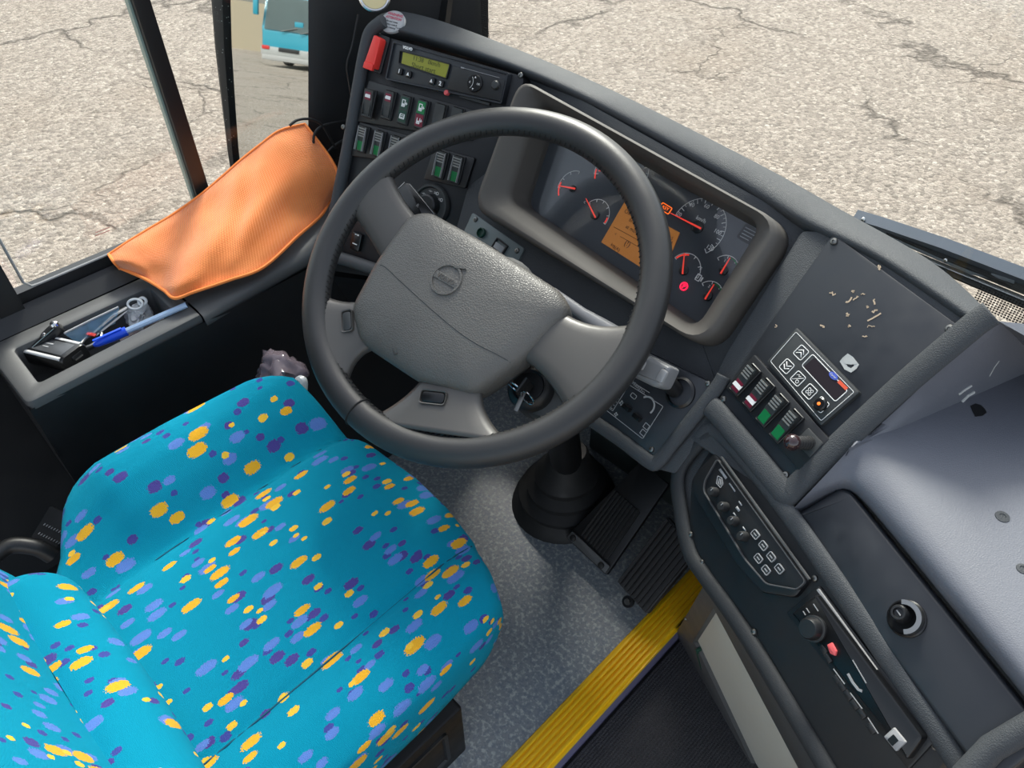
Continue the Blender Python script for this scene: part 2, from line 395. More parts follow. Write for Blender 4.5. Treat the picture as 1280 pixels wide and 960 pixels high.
# teal moquette with woven dashes (u across the seat, v along it, metres)
q = N('teal_moquette'); co = q.coord('UV'); sx = q.add('ShaderNodeSeparateXYZ'); q.link(co, sx.inputs[0])
jit = q.noise(480, 2, .6, vec=co, dim='2D'); jn = q.math('MULTIPLY', q.math('SUBTRACT', jit.outputs[0], .5), 2.4)
fz = q.noise(900, 2, vec=co); bigv = q.noise(6, 2, vec=co)
col = q.mix(fz.outputs[0], srgb(0, 120, 150), srgb(4, 152, 180))
def dashes(col, cw, ch, seed, lo, hi, sx_, sy_, colour, clus, shift=.5):
    gx = q.math('ADD', q.math('DIVIDE', sx.outputs[0], cw), seed*.37)
    ix = q.math('FLOOR', gx)
    gy = q.math('ADD', q.math('DIVIDE', sx.outputs[1], ch), q.math('ADD', q.math('MULTIPLY', q.math('FRACT', q.math('MULTIPLY', ix, .5)), shift), seed*.61))
    iy = q.math('FLOOR', gy)
    cb = q.add('ShaderNodeCombineXYZ'); q.link(ix, cb.inputs[0]); q.link(iy, cb.inputs[1]); cb.inputs[2].default_value = seed
    wn = q.add('ShaderNodeTexWhiteNoise', noise_dimensions='3D'); q.link(cb.outputs[0], wn.inputs[0])
    sc = q.add('ShaderNodeSeparateColor'); q.link(wn.outputs['Color'], sc.inputs[0])
    cl = q.noise(clus, 1, vec=None); 
    cb2 = q.add('ShaderNodeCombineXYZ'); q.link(q.math('MULTIPLY', ix, .33), cb2.inputs[0]); q.link(q.math('MULTIPLY', iy, .8), cb2.inputs[1]); cb2.inputs[2].default_value = seed*1.7
    q.link(cb2.outputs[0], cl.inputs['Vector'])
    pv = q.math('ADD', wn.outputs['Value'], q.math('MULTIPLY', q.math('SUBTRACT', cl.outputs[0], .5), 1.1))
    on = q.math('MULTIPLY', q.math('GREATER_THAN', pv, lo), q.math('LESS_THAN', pv, hi))
    fx = q.math('SUBTRACT', q.math('SUBTRACT', q.math('FRACT', gx), .5), q.math('MULTIPLY', q.math('SUBTRACT', sc.outputs[0], .5), .2))
    fy = q.math('SUBTRACT', q.math('SUBTRACT', q.math('FRACT', gy), .5), q.math('MULTIPLY', q.math('SUBTRACT', sc.outputs[1], .5), .22))
    k = q.math('ADD', .62, q.math('MULTIPLY', sc.outputs[2], .5))
    ex = q.math('POWER', q.math('ABSOLUTE', q.math('DIVIDE', fx, q.math('MULTIPLY', k, sx_))), 2.4)
    ey = q.math('POWER', q.math('ABSOLUTE', q.math('DIVIDE', fy, q.math('MULTIPLY', k, sy_))), 2.4)
    ins = q.math('LESS_THAN', q.math('ADD', q.math('ADD', ex, ey), jn), 1)
    return q.mix(q.math('MULTIPLY', on, ins), col, colour)
col = dashes(col, .0125, .030, 5, .80, 9, .30, .20, srgb(66, 72, 148), 1.)
col = dashes(col, .0145, .027, 9, .93, 9, .38, .34, srgb(78, 66, 140), 1.)
col = dashes(col, .0150, .036, 1, .775, 9, .40, .33, srgb(92, 128, 200), 1.)
col = dashes(col, .0150, .041, 3, .85, 9, .40, .31, srgb(232, 172, 42), 1.)
col = dashes(col, .0120, .033, 13, .93, 9, .33, .20, srgb(240, 190, 60), 1.)
q.link(col, q.p.inputs['Base Color']); q.p.inputs['Roughness'].default_value = .9; q.p.inputs['Specular IOR Level'].default_value = .12
q.p.inputs['Sheen Weight'].default_value = .12; q.p.inputs['Sheen Tint'].default_value = srgb(90, 215, 235)
wv = q.add('ShaderNodeTexWave', i_Scale=300, i_Distortion=1.5); q.link(co, wv.inputs[0])
q.link(q.bump(q.math('ADD', q.math('MULTIPLY', fz.outputs[0], 1.4), wv.outputs['Fac']), .6, .001), q.p.inputs['Normal']); M['moquette'] = q.m
# ---------------------------------------------------------------- panels of the dashboard (real planes, metres)
PL = Plane(12, 60, at(497.5, 54, 1.2))        # left switch panel, turned to the driver
PB = Plane(-4, 50, at(655, 118, 1.1))         # instrument binnacle
PC = PB.off(-.055)                            # dial face at the bottom of the recess
PU = PB.off(-.028)                            # vinyl around the binnacle
PP = Plane(-22, 50, at(1000, 290, .86))       # right flat panel
PR = Plane(-25, 56, PP.hit(985, 600))         # radio console
PG = Plane(-28, 43, PR.hit(1000, 645))        # stowage lid
PW = Plane(-10, 50, PP.hit(905, 495))         # knee panel right of the column
PV = Plane(0, 0, PR.hit(880, 722, -.004))       # undercut console face running down to the step floor
_f1, _f2 = onz(844, 790, -.05), onz(908, 912, -.05)
PV.a = (PR.hit(1050, 992, -.008)-PV.o).normalized(); PV.o = PV.o - PR.n*.006; PV.b = (PV.o-_f1); PV.b = (PV.b-PV.a*PV.b.dot(PV.a)).normalized(); PV.n = PV.a.cross(PV.b); PV.fix()
I4 = Matrix.Identity(4)
MW = {}
def root(name, label, cat, m=I4, group=None):
    o = thing(name, label, cat, m, group); MW[o.name] = m.copy(); return o
def part(name, bm, mat, par, m=None, **k):
    m = I4 if m is None else (m.m if isinstance(m, Plane) else m)
    o = obj(name, bm, mat, par, MW[par.name].inverted() @ m, **k); MW[o.name] = m.copy(); return o
def solo(name, bm, mat, label, cat, m=None, group=None, **k):
    m = I4 if m is None else (m.m if isinstance(m, Plane) else m)
    o = obj(name, bm, mat, None, m, **k); MW[o.name] = m.copy(); return fin(o, label, cat, group)
def screw(par, m, r=.0042, mat='screw'):
    bm = B(); lathe(bm, [(r, 0), (r, .0006), (r*.8, .0018), (r*.35, .0023), (r*.3, .0012), (.0001, .0011)], 14, cap=False)
    return part('screw', bm, M[mat], par, m)

# ================================================================ DASHBOARD
dash = root('dashboard', 'charcoal vinyl driver dashboard wrapping around the steering wheel', 'dashboard', Matrix.Translation((-.5, .75, .45)))
# --- top cowl
inn = [(PL, 462, 60), (PL, 468, 42), (PL, 494, 38), (PL, 530, 50), (PL, 580, 65), (PL, 652, 90), (PU, 720, 122), (PU, 810, 170), (PU, 905, 224), (PU, 962, 258), (PP, 1010, 288), (PP, 1080, 316), (PP, 1140, 356), (PP, 1208, 404)]
out = [(456, 40), (470, 20), (494, 12), (540, 22), (590, 40), (660, 68), (750, 105), (850, 155), (950, 205), (1000, 232), (1060, 267), (1139, 311), (1193, 346), (1243, 402)]
rows = [[] for _ in range(8)]
for (pl, x, y), (ox, oy) in zip(inn, out):
    a = pl.hit(x, y); o = onz(ox, oy, .945); up = ZZ
    back = (o-a); back.z = 0; back.normalize()
    rows[0].append(a - pl.n*.03 - pl.b*.004); rows[1].append(a - pl.n*.002); rows[2].append(a + pl.n*.005 + pl.b*.008)
    rows[3].append(a.lerp(o, .4)+ZZ*.012); rows[4].append(a.lerp(o, .8)+ZZ*.009); rows[5].append(o)
    rows[6].append(o + back*.012 - ZZ*.03); rows[7].append(o + back*.03 - ZZ*.22)
bm = B(); loft(bm, rows, False)
cowl = part('cowl', bm, M['vinyl'], dash, smooth=180, sub=2)
# --- vinyl fascia under the binnacle
for L in ([(658, 86), (985, 268), (1012, 288), (905, 505), (876, 425), (970, 284), (662, 111)], [(583, 240), (658, 86), (662, 111), (612, 254), (876, 425), (905, 505), (880, 520), (760, 470), (640, 420), (552, 352)]):
    bm = B(); slab(bm, PU.pts(L), -.03, 0, .001); part('fascia', bm, M['vinyl'], dash, PU)
# --- left switch panel
bm = B(); slab(bm, roundpoly(PL.pts([(470, 42), (657, 96), (592, 264), (566, 362), (412, 338), (432, 240), (452, 120)]), .012), -.025, 0, .002)
swp = part('switch_panel', bm, M['platedark'], dash, PL)
bm = B()
sweep(bm, spline([PL.w(*PL.uv(x, y), .004) for x, y in [(408, 345), (420, 270), (437, 185), (450, 110), (459, 62), (466, 40), (482, 27)]], 6), circ(0, 0, .0105, 14), caps=True)
part('panel_rim', bm, M['vinyl'], dash)
for x, y in ((474, 43), (651, 94), (436, 160)): screw(swp, PL.sub(*PL.uv(x, y), .0 if x != 436 else .0135))
bm = B(); sweep(bm, spline([PL.w(*PL.uv(x, y), .006) for x, y in [(412, 318), (440, 326), (470, 336), (520, 352), (566, 366)]], 4), circ(0, 0, .011, 12))
part('lower_trim', bm, M['trim'], dash)
# switch housings (moulded frames round the rockers)
def housing(pl, pts, h=.006):
    bm = B(); slab(bm, roundpoly(pl.pts(pts), .003), -.004, h, .0015); return part('switch_housing', bm, M['black'], dash, pl)
housing(PL, [(464, 101), (604, 141), (592, 176), (447, 152)])
housing(PL, [(452, 153), (518, 171), (510, 205), (440, 195)])
housing(PL, [(545, 184), (596, 198), (584, 236), (532, 224)])
# --- right flat panel
bm = B(); slab(bm, roundpoly(PU.pts([(975, 288), (1005, 285), (912, 500), (860, 540), (880, 450)]), .004), -.03, -.004, .002); part('fascia', bm, M['vinyl'], dash, PU)
bm = B(); slab(bm, roundpoly(PP.pts([(1000, 286), (1048, 288), (1222, 408), (985, 634), (855, 545), (905, 440)]), .006), -.03, -.004, .003)
part('fascia', bm, M['vinyl'], dash, PP)
bm = B(); slab(bm, roundpoly(PP.pts([(1041, 292), (1203, 410), (988, 604), (896, 498)]), [.008, .008, .01, .01]), -.006, .0, .0015)
rp = part('blank_panel', bm, M['plate'], dash, PP)
for x, y in ((1042.5, 302), (1187, 411), (904, 499), (982, 594)): screw(rp, PP.sub(*PP.uv(x, y)))
# dried scuffs and a torn tape remnant on the panel
for (x, y, s, r) in [(1062, 376, 8, 1.5), (1067, 365, 4, .4), (1079, 368, 4, .9), (1070, 372, 4, 1.3), (1092, 377, 6, -.6), (1085, 383, 5, .6), (1094, 388, 5, 1.1), (1093, 397, 7, 1.3), (1089, 408, 7, 1.0), (1082, 420, 3, .8), (1060, 394, 3, .2), (1028, 408, 3, .5), (970, 408, 2, 0), (1061, 408, 3, .3), (1099, 334, 3, -.4), (1040, 367, 3, .3)]:
    u, v = PP.uv(x, y); k = .00078*s
    k *= random.uniform(.5, 1.1); P = [(u+k*math.cos(r)*q + random.uniform(-1, 1)*.0016, v+k*math.sin(r)*q+random.uniform(-1, 1)*.0016) for q in (-1, -.6, -.2, .1, .6, 1)]
    bm = B(); line2(bm, P, .0006+random.random()*.0014, 0, .0004); part('dried_scuff', bm, M['scuff'], rp, PP, label='pale dried scuff mark')
bm = B(); P = [(1050, 452), (1054, 447), (1060, 442), (1066, 446), (1074, 456), (1071, 461), (1064, 466), (1056, 462)]
P = PP.pts(P); frame_ring(bm, P, inset(P, .004), [(0, 0), (0, .0008), (1, .0006), (1, 0)])
P2 = PP.pts([(1053, 449), (1060, 443), (1067, 448), (1071, 455), (1064, 456), (1057, 455)]); slab(bm, P2, 0, .0009)
part('tape_remnant', bm, M['residue'], rp, PP, label='torn pale remnant of sticky tape')
bm = B()
P = [PP.w(*PP.uv(x, y), .002) for x, y in [(889, 508), (900, 519), (940, 566), (972, 605), (985, 618), (998, 607), (1050, 556), (1130, 482), (1198, 424), (1222, 404), (1240, 392)]]
sweep(bm, spline(P, 5), [(.0130*math.cos(t), .0055*math.sin(t)) for t in [i*math.pi/7 for i in range(14)]], up=PP.n)
part('panel_rim', bm, M['vinyl'], dash, smooth=180)
# --- radio console plate with its rims
bm = B(); slab(bm, roundpoly(PR.pts([(893, 553), (990, 640), (1190, 940), (1130, 1020), (1070, 1010), (944, 791), (880, 708), (860, 668), (864, 600)]), .006), -.03, 0, .002)
cp = part('console_panel', bm, M['platedark'], dash, PR)
for x, y in ((901, 560), (1019, 723), (1169, 933), (864, 668), (878, 703), (943, 790)): screw(cp, PR.sub(*PR.uv(x, y), 0 if x not in (864, 878, 943) else .001), .0034)
bm = B()
prof = [(.0105*math.cos(t), .0055*math.sin(t)) for t in [i*math.pi/7 for i in range(14)]]
sweep(bm, spline([PR.w(*PR.uv(x, y), .001) for x, y in [(872, 548), (893, 537), (925, 566), (985, 640), (1080, 778), (1196, 950), (1230, 1005)]], 5), prof, up=PR.n)
part('panel_rim', bm, M['vinyl'], dash, smooth=180)
bm = B()
prof = [(.0095*math.cos(t), .006*math.sin(t)) for t in [i*math.pi/7 for i in range(14)]]
sweep(bm, spline([PR.w(*PR.uv(x, y), 0) for x, y in [(893, 536), (868, 560), (848, 592), (851, 640), (862, 690), (882, 722), (935, 798), (1060, 1005)]], 5), prof, up=PR.n)
part('panel_rim', bm, M['darktrim_shade'] if 0 else M['rimdark'], dash, smooth=180)
bm = B(); slab(bm, roundpoly(PR.pts([(905, 515), (985, 622), (1000, 650), (900, 575), (862, 660), (842, 640), (838, 588)]), .006), -.035, -.006, .003)
part('fascia', bm, M['vinyl'], dash, PR)
# --- upright console face with the open cubby
Po = PV.pts([(882, 726), (1060, 1008), (1000, 1108), (844, 792)]); Pi = PV.pts([(892, 761), (1018, 1000), (978, 1040), (866, 804)])
bm = B(); Po_, Pi_ = roundpoly(Po, .012, 4), roundpoly(Pi, .006, 4)
frame_ring(bm, Po_, Pi_, [(.05, -.16), (0, -.15), (0, -.003), (.03, 0), (.97, 0), (1, -.003), (1, -.012)])
part('cubby_frame', bm, M['trim'], dash, PV)
bm = B(); slab(bm, inset(Pi_, -.012), -.03, -.010); part('cubby_back', bm, M['cream'], dash, PV, label='cream panel inside the open cubby')
bm = B(); u, v = PV.uv(872, 822); box(bm, (u+.004, v, -.004), (.005, .10, .010), .001); part('cubby_clip', bm, M['darkgreen'], dash, PV, label='green clip on the cubby edge')
screw(dash, PV.sub(*PV.uv(858, 773), .001), .003)
# side cheek of the console towards the step well
bm = B(); b0 = PR.w(*PR.uv(848, 592), -.02); b1 = PR.w(*PR.uv(882, 722), -.02); b2_ = b0+Vector((.06, .30, -.10)); f1 = Vector((_f1.x-.004, _f1.y, -.052))
loft(bm, [[b0, b1, f1], [b2_, b1.lerp(b2_, .5)+Vector((.02, .15, -.2)), f1+Vector((.06, .30, 0))]], False); bmesh.ops.solidify(bm, geom=bm.faces[:], thickness=.01)
part('console_cheek', bm, M['darktrim_shade'], dash, smooth=20)
# --- padded top right
Zp = .848
cols = [((985, 641), (1000, 628), (1062, 561), (1063, 560)), ((1049, 604), (1056, 594), (1086, 561), (1118, 543)), ((1067, 612), (1077, 604), (1108, 586), (1177, 517)), ((1150, 714), (1158, 704), (1178, 684), (1292, 468)), ((1230, 812), (1237, 802), (1252, 786), (1430, 520)), ((1330, 935), (1337, 925), (1352, 905), (1560, 800))]
rows = [[] for _ in range(9)]
for (l, r_, t, b_) in cols:
    a = PG.hit(*l); c = PG.hit(*r_, .012); e = onz(*t, Zp); f = onz(*b_, Zp+.006) + (Vector((-.035, .012, 0)) if b_[0] > 1100 else Vector((0, 0, -.012)))
    rows[0].append(a - PG.n*.03); rows[1].append(a + PG.n*.0); rows[2].append(c); rows[3].append(e); rows[4].append(e.lerp(f, .5)+ZZ*.006); rows[5].append(e.lerp(f, .92)); rows[6].append(f); rows[7].append(f+Vector((-.006, .004, -.012))); rows[8].append(f+Vector((-.010, .006, -.10)))
for r_ in rows: r_.append(r_[-1]+Vector((.012, -.004, -.02))); r_.append(r_[-1]+Vector((.004, 0, -.06)))
bm = B(); loft(bm, rows, False); pad = part('padded_top', bm, M['vinyl_soft'], dash, smooth=180, sub=2, label='pale grey padded top beside the windscreen')
bpy.context.view_layer.update(); DG = bpy.context.evaluated_depsgraph_get()
def drop(o, x, y):
    e = o.evaluated_get(DG); inv = MW[o.name].inverted(); r_ = ray(x, y).normalized()
    ok, h, n_, _ = e.ray_cast(inv @ CAM, inv.to_3x3() @ r_)
    return (MW[o.name] @ h, (MW[o.name].to_3x3() @ n_).normalized()) if ok else (onz(x, y, Zp), ZZ)
def onto(o, x, y):
    h, n_ = drop(o, x, y)
    if n_.z < 0: n_ = -n_
    return Matrix.Translation(h) @ n_.to_track_quat('Z', 'Y').to_matrix().to_4x4()
for x, y, r_ in ((1253, 646, .005), (1278, 711, .004)):
    bm = B(); lathe(bm, [(r_*1.3, -.001), (r_*1.2, .0006), (r_*.6, .0008), (r_*.5, .0002), (.0001, .0002)], 18, cap=False); part('screw_cap', bm, M['vinyl'], pad, onto(pad, x, y))
bm = B(); P = [(1213, 508), (1219, 505), (1226, 507), (1230, 511), (1233, 516), (1228, 520), (1219, 521), (1216, 515)]
mt = onto(pad, 1223, 513); iv = mt.inverted(); P = [iv @ drop(pad, x, y)[0] for x, y in P]; slab(bm, [(p.x, p.y) for p in P], -.002, .0008); part('torn_hole', bm, M['black'], pad, mt, label='ragged dark hole torn in the vinyl')
# sloping cheek between the flat panel and the pad
r1 = [PP.w(*PP.uv(x, y), -.004) for x, y in [(1247, 400), (1212, 426), (1150, 482), (1100, 528), (1058, 566)]]
r1 = [onz(1243, 402, .945)+Vector((0, .03, -.03)), onz(1243, 402, .945)-ZZ*.004] + r1
r2 = [Vector((.20, .86, .84)), Vector((.17, .80, .87))] + [onz(x, y, Zp) for x, y in [(1420, 425), (1290, 466), (1180, 516), (1120, 542), (1060, 563)]]
bm = B(); loft(bm, [[p-ZZ*.02 for p in r1], r1, [a.lerp(b, .5)+ZZ*.004 for a, b in zip(r1, r2)], [p+ZZ*.004 for p in r2], [p-ZZ*.03 for p in r2]], False)
chk = part('side_cheek', bm, M['vinyl_soft'], dash, smooth=60)
bm = B()
for P, w in (([(1198, 493), (1206, 487), (1214, 482)], .003), ([(1202, 502), (1210, 494), (1217, 490)], .004), ([(1237, 470), (1243, 459), (1249, 451)], .0012)):
    if w == .003: bpy.context.view_layer.update(); DG = bpy.context.evaluated_depsgraph_get()
    L = [drop(chk, x, y)[0] for x, y in P];     bm = B(); tube(bm, L, w*.5, 6); part('scrape', bm, M['residue'], chk, label='whitish scrape through the vinyl')
# --- knee panel right of the steering column
bm = B(); slab(bm, roundpoly(PW.pts([(700, 470), (778, 425), (890, 479), (817, 574), (735, 520)]), .006), -.025, 0, .002)
kp = part('knee_panel', bm, M['plate'], dash, PW)
for x, y in ((885, 479.5), (814.5, 562)): screw(kp, PW.sub(*PW.uv(x, y)), .0036)
bm = B(); sweep(bm, spline([PW.w(*PW.uv(x, y), .001) for x, y in [(730, 519), (775, 549), (812, 577), (823, 577), (840, 556), (893, 489), (905, 470)]], 5), [(.009*math.cos(t), .005*math.sin(t)) for t in [i*math.pi/6 for i in range(12)]], up=PW.n)
part('panel_rim', bm, M['vinyl'], dash, smooth=180)
bm = B(); slab(bm, roundpoly(PW.pts([(884, 495), (905, 505), (842, 592), (818, 586)]), .004), -.04, -.004, .002); part('fascia', bm, M['vinyl'], dash, PW)
# heater sliders printed and fitted on the knee panel
bm = B(); P = PW.pts([(784, 479), (829.5, 508), (803.5, 549), (757, 512.5)]); P = roundpoly(P, .002, 2)
frame_ring(bm, P, inset(P, .0007), [(0, 0), (0, .0004), (1, .0004), (1, 0)])
P = PW.pts([(781, 481), (785, 484), (766, 514), (762, 511)]); frame_ring(bm, P, inset(P, .0006), [(0, 0), (0, .0004), (1, .0004), (1, 0)])
for k in range(7):
    u, v = PW.uv(781-k*2.7, 486+k*4.1); box(bm, (u, v, .0002), (.002, .001, .0004))
u, v = PW.uv(792, 495); text(bm, 'WEBASTO', .0055, T(*PW.uv(797, 484), .0002, R(-4))); 
line2(bm, PW.pts([(796, 481), (812, 491)]), .0008, 0, .0004)
P = rrect(u, v, .009, .006, .002); frame_ring(bm, P, inset(P, .0007), [(0, 0), (0, .0004), (1, .0004), (1, 0)])
line2(bm, arc(*PW.uv(808, 507), .011, R(-20), R(150), 14), .0022, 0, .0004)
for x, y, r_ in ((777, 504, .0022), (770, 518, .0018)):
    for k in range(4): u, v = PW.uv(x, y); box(bm, (u+r_*math.cos(k*math.pi/2+.5), v+r_*math.sin(k*math.pi/2+.5), .0002), (r_, r_, .0004))
for x, y in ((808, 533), (804, 541)):
    P = rrect(*PW.uv(x, y), .008, .007, .0008); frame_ring(bm, P, inset(P, .0008), [(0, 0), (0, .0004), (1, .0004), (1, 0)])
part('heater_legend', bm, M['grey'], kp, PW)
for x, y in ((785, 510), (798, 522)):
    bm = B(); box(bm, (*PW.uv(x, y), .003), (.012, .006, .008), .001, None); bm2 = part('heater_slider', bm, M['gloss'], kp, PW)
bm = B(); lathe(bm, [(.019, 0), (.019, .003), (.016, .005), (.015, -.004), (.001, -.006)], 26, cap=False); part('lever_gate', bm, M['gloss'], kp, PW.sub(*PW.uv(851, 491)))
# small service plate behind the wheel hub
bm = B(); slab(bm, roundpoly(PU.pts([(592, 266), (657, 311), (637, 352), (572, 310)]), .004), -.002, .003, .001)
sp = part('service_plate', bm, M['teaplate'], dash, PU, label='grey-green screwed plate with key slot')
for x, y in ((596, 275), (648, 314)): screw(sp, PU.sub(*PU.uv(x, y), .003), .0042)
u, v = PU.uv(627, 309); bm = B(); P = rrect(u, v, .026, .017, .002, R(-4)); frame_ring(bm, P, inset(P, .0022), [(0, .003), (0, .006), (.5, .0065), (1, .006), (1, .002)]); part('socket_frame', bm, M['black'], sp, PU)
bm = B(); box(bm, (u, v-.002, .004), (.020, .010, .004), .001); part('socket_insert', bm, M['silver'], sp, PU)
u, v = PU.uv(604, 292); bm = B(); lathe(bm, [(.0075, 0), (.0075, .004), (.006, .005), (.0055, .001), (.001, .001)], 18, cap=False); part('socket_ring', bm, M['darkgreen'], sp, PU.sub(u, v, .003), label='green ring round the socket')

# ================================================================ INSTRUMENT CLUSTER
clu = root('instrument_cluster', 'instrument cluster with dials and amber display in a deep grey bezel', 'instrument cluster', PB.m)
outer = PB.pts([(653, 98), (990, 285), (886, 440), (592, 262)]); inner = PB.pts([(670, 124), (949, 277), (866, 410), (630, 246)])
Po, Pi = roundpoly(outer, [.03, .035, .035, .03], 6), roundpoly(inner, [.022, .02, .022, .022], 6)
bm = B(); frame_ring(bm, Po, Pi, [(-.02, -.035), (0, -.012), (.04, .003), (.14, .010), (.3, .0115), (.62, .004), (.86, -.003), (.97, -.008), (1.0, -.014)])
pc = [(p[0], p[1]) for p in Pi]; ins = inset(pc, .004)
frame_ring(bm, pc, ins, [(0, -.014), (1, -.056)])
bez = part('bezel', bm, M['bezel'], clu, PB, smooth=50)
bm = B(); slab(bm, inset(pc, -.006), -.075, -.0555); face = part('dial_plate', bm, M['dialface'], clu, PB, smooth=20)
bm = B(); slab(bm, ins, -.047, -.046); part('cover_glass', bm, M['lensglass'], clu, PB, smooth=20)
def dial(name, cx, cy, rr, a0, a1, nt, needle=None, labels=(), red=None, hub=.0075, green=None, sub_=1, lsz=.008):
    """printed scale on the dial plate, needle as a part; angles measured in the panel"""
    u, v = PC.uv(cx, cy); bm = B()
    line2(bm, arc(u, v, rr, R(a0), R(a1), 40), .0008, 0, .0003)
    for k in range(nt*sub_+1):
        t = R(a0+(a1-a0)*k/(nt*sub_)); L = .006 if k % sub_ == 0 else .0035; L *= rr/.036 if rr > .02 else .65
        line2(bm, [(u+(rr)*math.cos(t), v+(rr)*math.sin(t)), (u+(rr-L)*math.cos(t), v+(rr-L)*math.sin(t))], .0010 if k % sub_ == 0 else .0006, 0, .0003)
    for s, t, k in labels: text(bm, s, lsz, T(u+rr*k*math.cos(R(t)), v+rr*k*math.sin(R(t)), .0002))
    g = part(name, bm, M['white'], clu, PC, smooth=None)
    if red: b2 = B(); line2(b2, arc(u, v, rr-.002, R(red[0]), R(red[1]), 12), .002, 0, .0004); part('red_zone', b2, M['needle'], g, PC)
    if green: b2 = B(); line2(b2, arc(u, v, rr-.002, R(green[0]), R(green[1]), 12), .0015, 0, .0004); part('green_zone', b2, M['green'], g, PC)
    if needle:
        b2 = B(); t, L = R(needle[0]), needle[1]; c, s = math.cos(t), math.sin(t); w = needle[2]
        P = [(u-c*.008*w/.0016+s*w, v-s*.008*w/.0016-c*w), (u+c*L+s*w*.4, v+s*L-c*w*.4), (u+c*L-s*w*.4, v+s*L+c*w*.4), (u-c*.008*w/.0016-s*w, v-s*.008*w/.0016+c*w)]
        slab(b2, P, .003, .0045, .0003); part('needle', b2, M['needle'], g, PC, label='red needle')
        b2 = B(); lathe(b2, [(hub, 0), (hub, .002), (hub*.8, .003), (.0005, .0032)], 20); part('needle_hub', b2, M['black'], g, PC.sub(u, v))
    return g
def pang(c, p):
    a, b = PC.uv(*c), PC.uv(*p); d = b-a; return math.degrees(math.atan2(d.y, d.x)), d.length
SPD = (872.5, 284); a20, rS = pang(SPD, (839, 266)); rS = pang(SPD, (907, 287))[1]; aE = pang(SPD, (884, 320))[0]
if a20 < 0: a20 += 360
def lab(c, p, rr): a, l = pang(c, p); return a, l/rr
L = []
for s, p in (('20', (849, 268)), ('40', (865, 256)), ('60', (883.5, 258)), ('80', (896, 271)), ('100', (897, 290)), ('120', (887.5, 310))): a, k = lab(SPD, p, rS); L.append((s, a, k))
L.append(('km/h', *lab(SPD, (876.5, 274.5), rS)))
na = pang(SPD, (839, 267))
dial('speedometer', *SPD, rS, a20, aE, 12, (na[0], na[1]*.98, .0013), L, sub_=2, hub=.008, lsz=.0075)
dial('fuel_gauge', 855, 338, .0225, 158, 0, 4, (*pang((855, 338), (857, 317)), .0011), [('F', *lab((855, 338), (876, 336), .0225))], (155, 105), hub=.0065, lsz=.006)
dial('pressure_gauge', 905, 338, .019, 150, 20, 3, (*pang((905, 338), (914, 323)), .0011), [('1', *lab((905, 338), (906, 326), .019))], None, hub=.006, green=(95, 30), lsz=.005)
dial('pressure_gauge', 885.5, 370, .019, 150, 20, 3, (*pang((885.5, 370), (894, 356)), .0011), [('2', *lab((885.5, 370), (886.5, 358), .019))], None, hub=.006, green=(95, 30), lsz=.005)
dial('temperature_gauge', 744, 269, .0225, 150, -10, 5, (*pang((744, 269), (734, 249)), .0011), [('C', *lab((744, 269), (731, 253), .0225))], (15, -8), hub=.0065, lsz=.005)
TAC = (776, 216); rT = pang(TAC, (811, 214))[1]
dial('tachometer', *TAC, rT, 205, -40, 10, (200, rT*.8, .0013), [('5', 180, .76), ('10', 120, .76), ('15', 70, .76), ('20', 20, .76)], (215, 195), sub_=2, lsz=.0075)
LFT = (716, 236)
dial('pressure_gauge', *LFT, .026, 200, 100, 3, (195, .024, .0013), (), (228, 180), hub=.005)
# amber display
bm = B(); P = PC.pts([(781, 253), (850, 291), (826, 350), (752, 303)]); slab(bm, P, 0, .0012); lcd = part('amber_display', bm, M['amber'], clu, PC)
bm = B(); c = PC.uv(781, 253); cx, cy = PC.uv(752, 303)
for s, x, y, sz in (('Oil lev', 789, 268, .0085), ('brake', 793, 278, .0075), ('at max', 790, 287, .0075), ('<', 770, 293, .006), ('(!)', 785, 305, .011), ('km', 767, 307, .006), ('0(A)', 771, 311, .007), ('12:5', 838, 297, .006), ('04', 839, 303, .006)):
    text(bm, s, sz, T(*PC.uv(x, y), .0014), .0003)
for p, q in (((776, 296), (806, 313)), ((768, 284), (812, 308))): line2(bm, PC.pts([p, q]), .0006, .0012, .0016)
part('display_text', bm, M['lcdink'], lcd, PC, smooth=None)
bm = B(); P = rrect(*PC.uv(832, 260.5), .018, .010, .002, R(-3)); frame_ring(bm, P, inset(P, .0011), [(0, 0), (0, .0006), (1, .0006), (1, 0)]); text(bm, 'KEY', .006, T(*PC.uv(832, 260.5), .0004)); part('amber_warning', bm, M['amberlamp'], clu, PC, smooth=None)
bm = B(); u, v = PC.uv(855, 358); P = circ(u, v, .0056, 20); frame_ring(bm, P, inset(P, .0016), [(0, 0), (0, .0008), (1, .0008), (1, 0)]); text(bm, 'P', .007, T(u, v, .0005), bold=.0004); part('brake_warning', bm, M['warn'], clu, PC, smooth=None)
bm = B(); u, v = PC.uv(873, 347); P = rrect(u, v, .007, .009, .001); frame_ring(bm, P, inset(P, .0012), [(0, 0), (0, .0005), (1, .0005), (1, 0)]); box(bm, (u+.0055, v, .0003), (.002, .006, .0005)); part('fuel_symbol', bm, M['white'], clu, PC, smooth=None)
bm = B(); P = rrect(*PC.uv(937, 294), .026, .020, .003, R(-3)); slab(bm, P, 0, .0006); o = part('info_label', bm, M['gloss'], clu, PC)
bm = B()
for k in range(4): line2(bm, [(PC.uv(937, 294).x-.010, PC.uv(937, 294).y+.006-k*.004), (PC.uv(937, 294).x+.009-k*.002, PC.uv(937, 294).y+.006-k*.004)], .0011, .0006, .0009)
part('info_text', bm, M['grey'], o, PC)

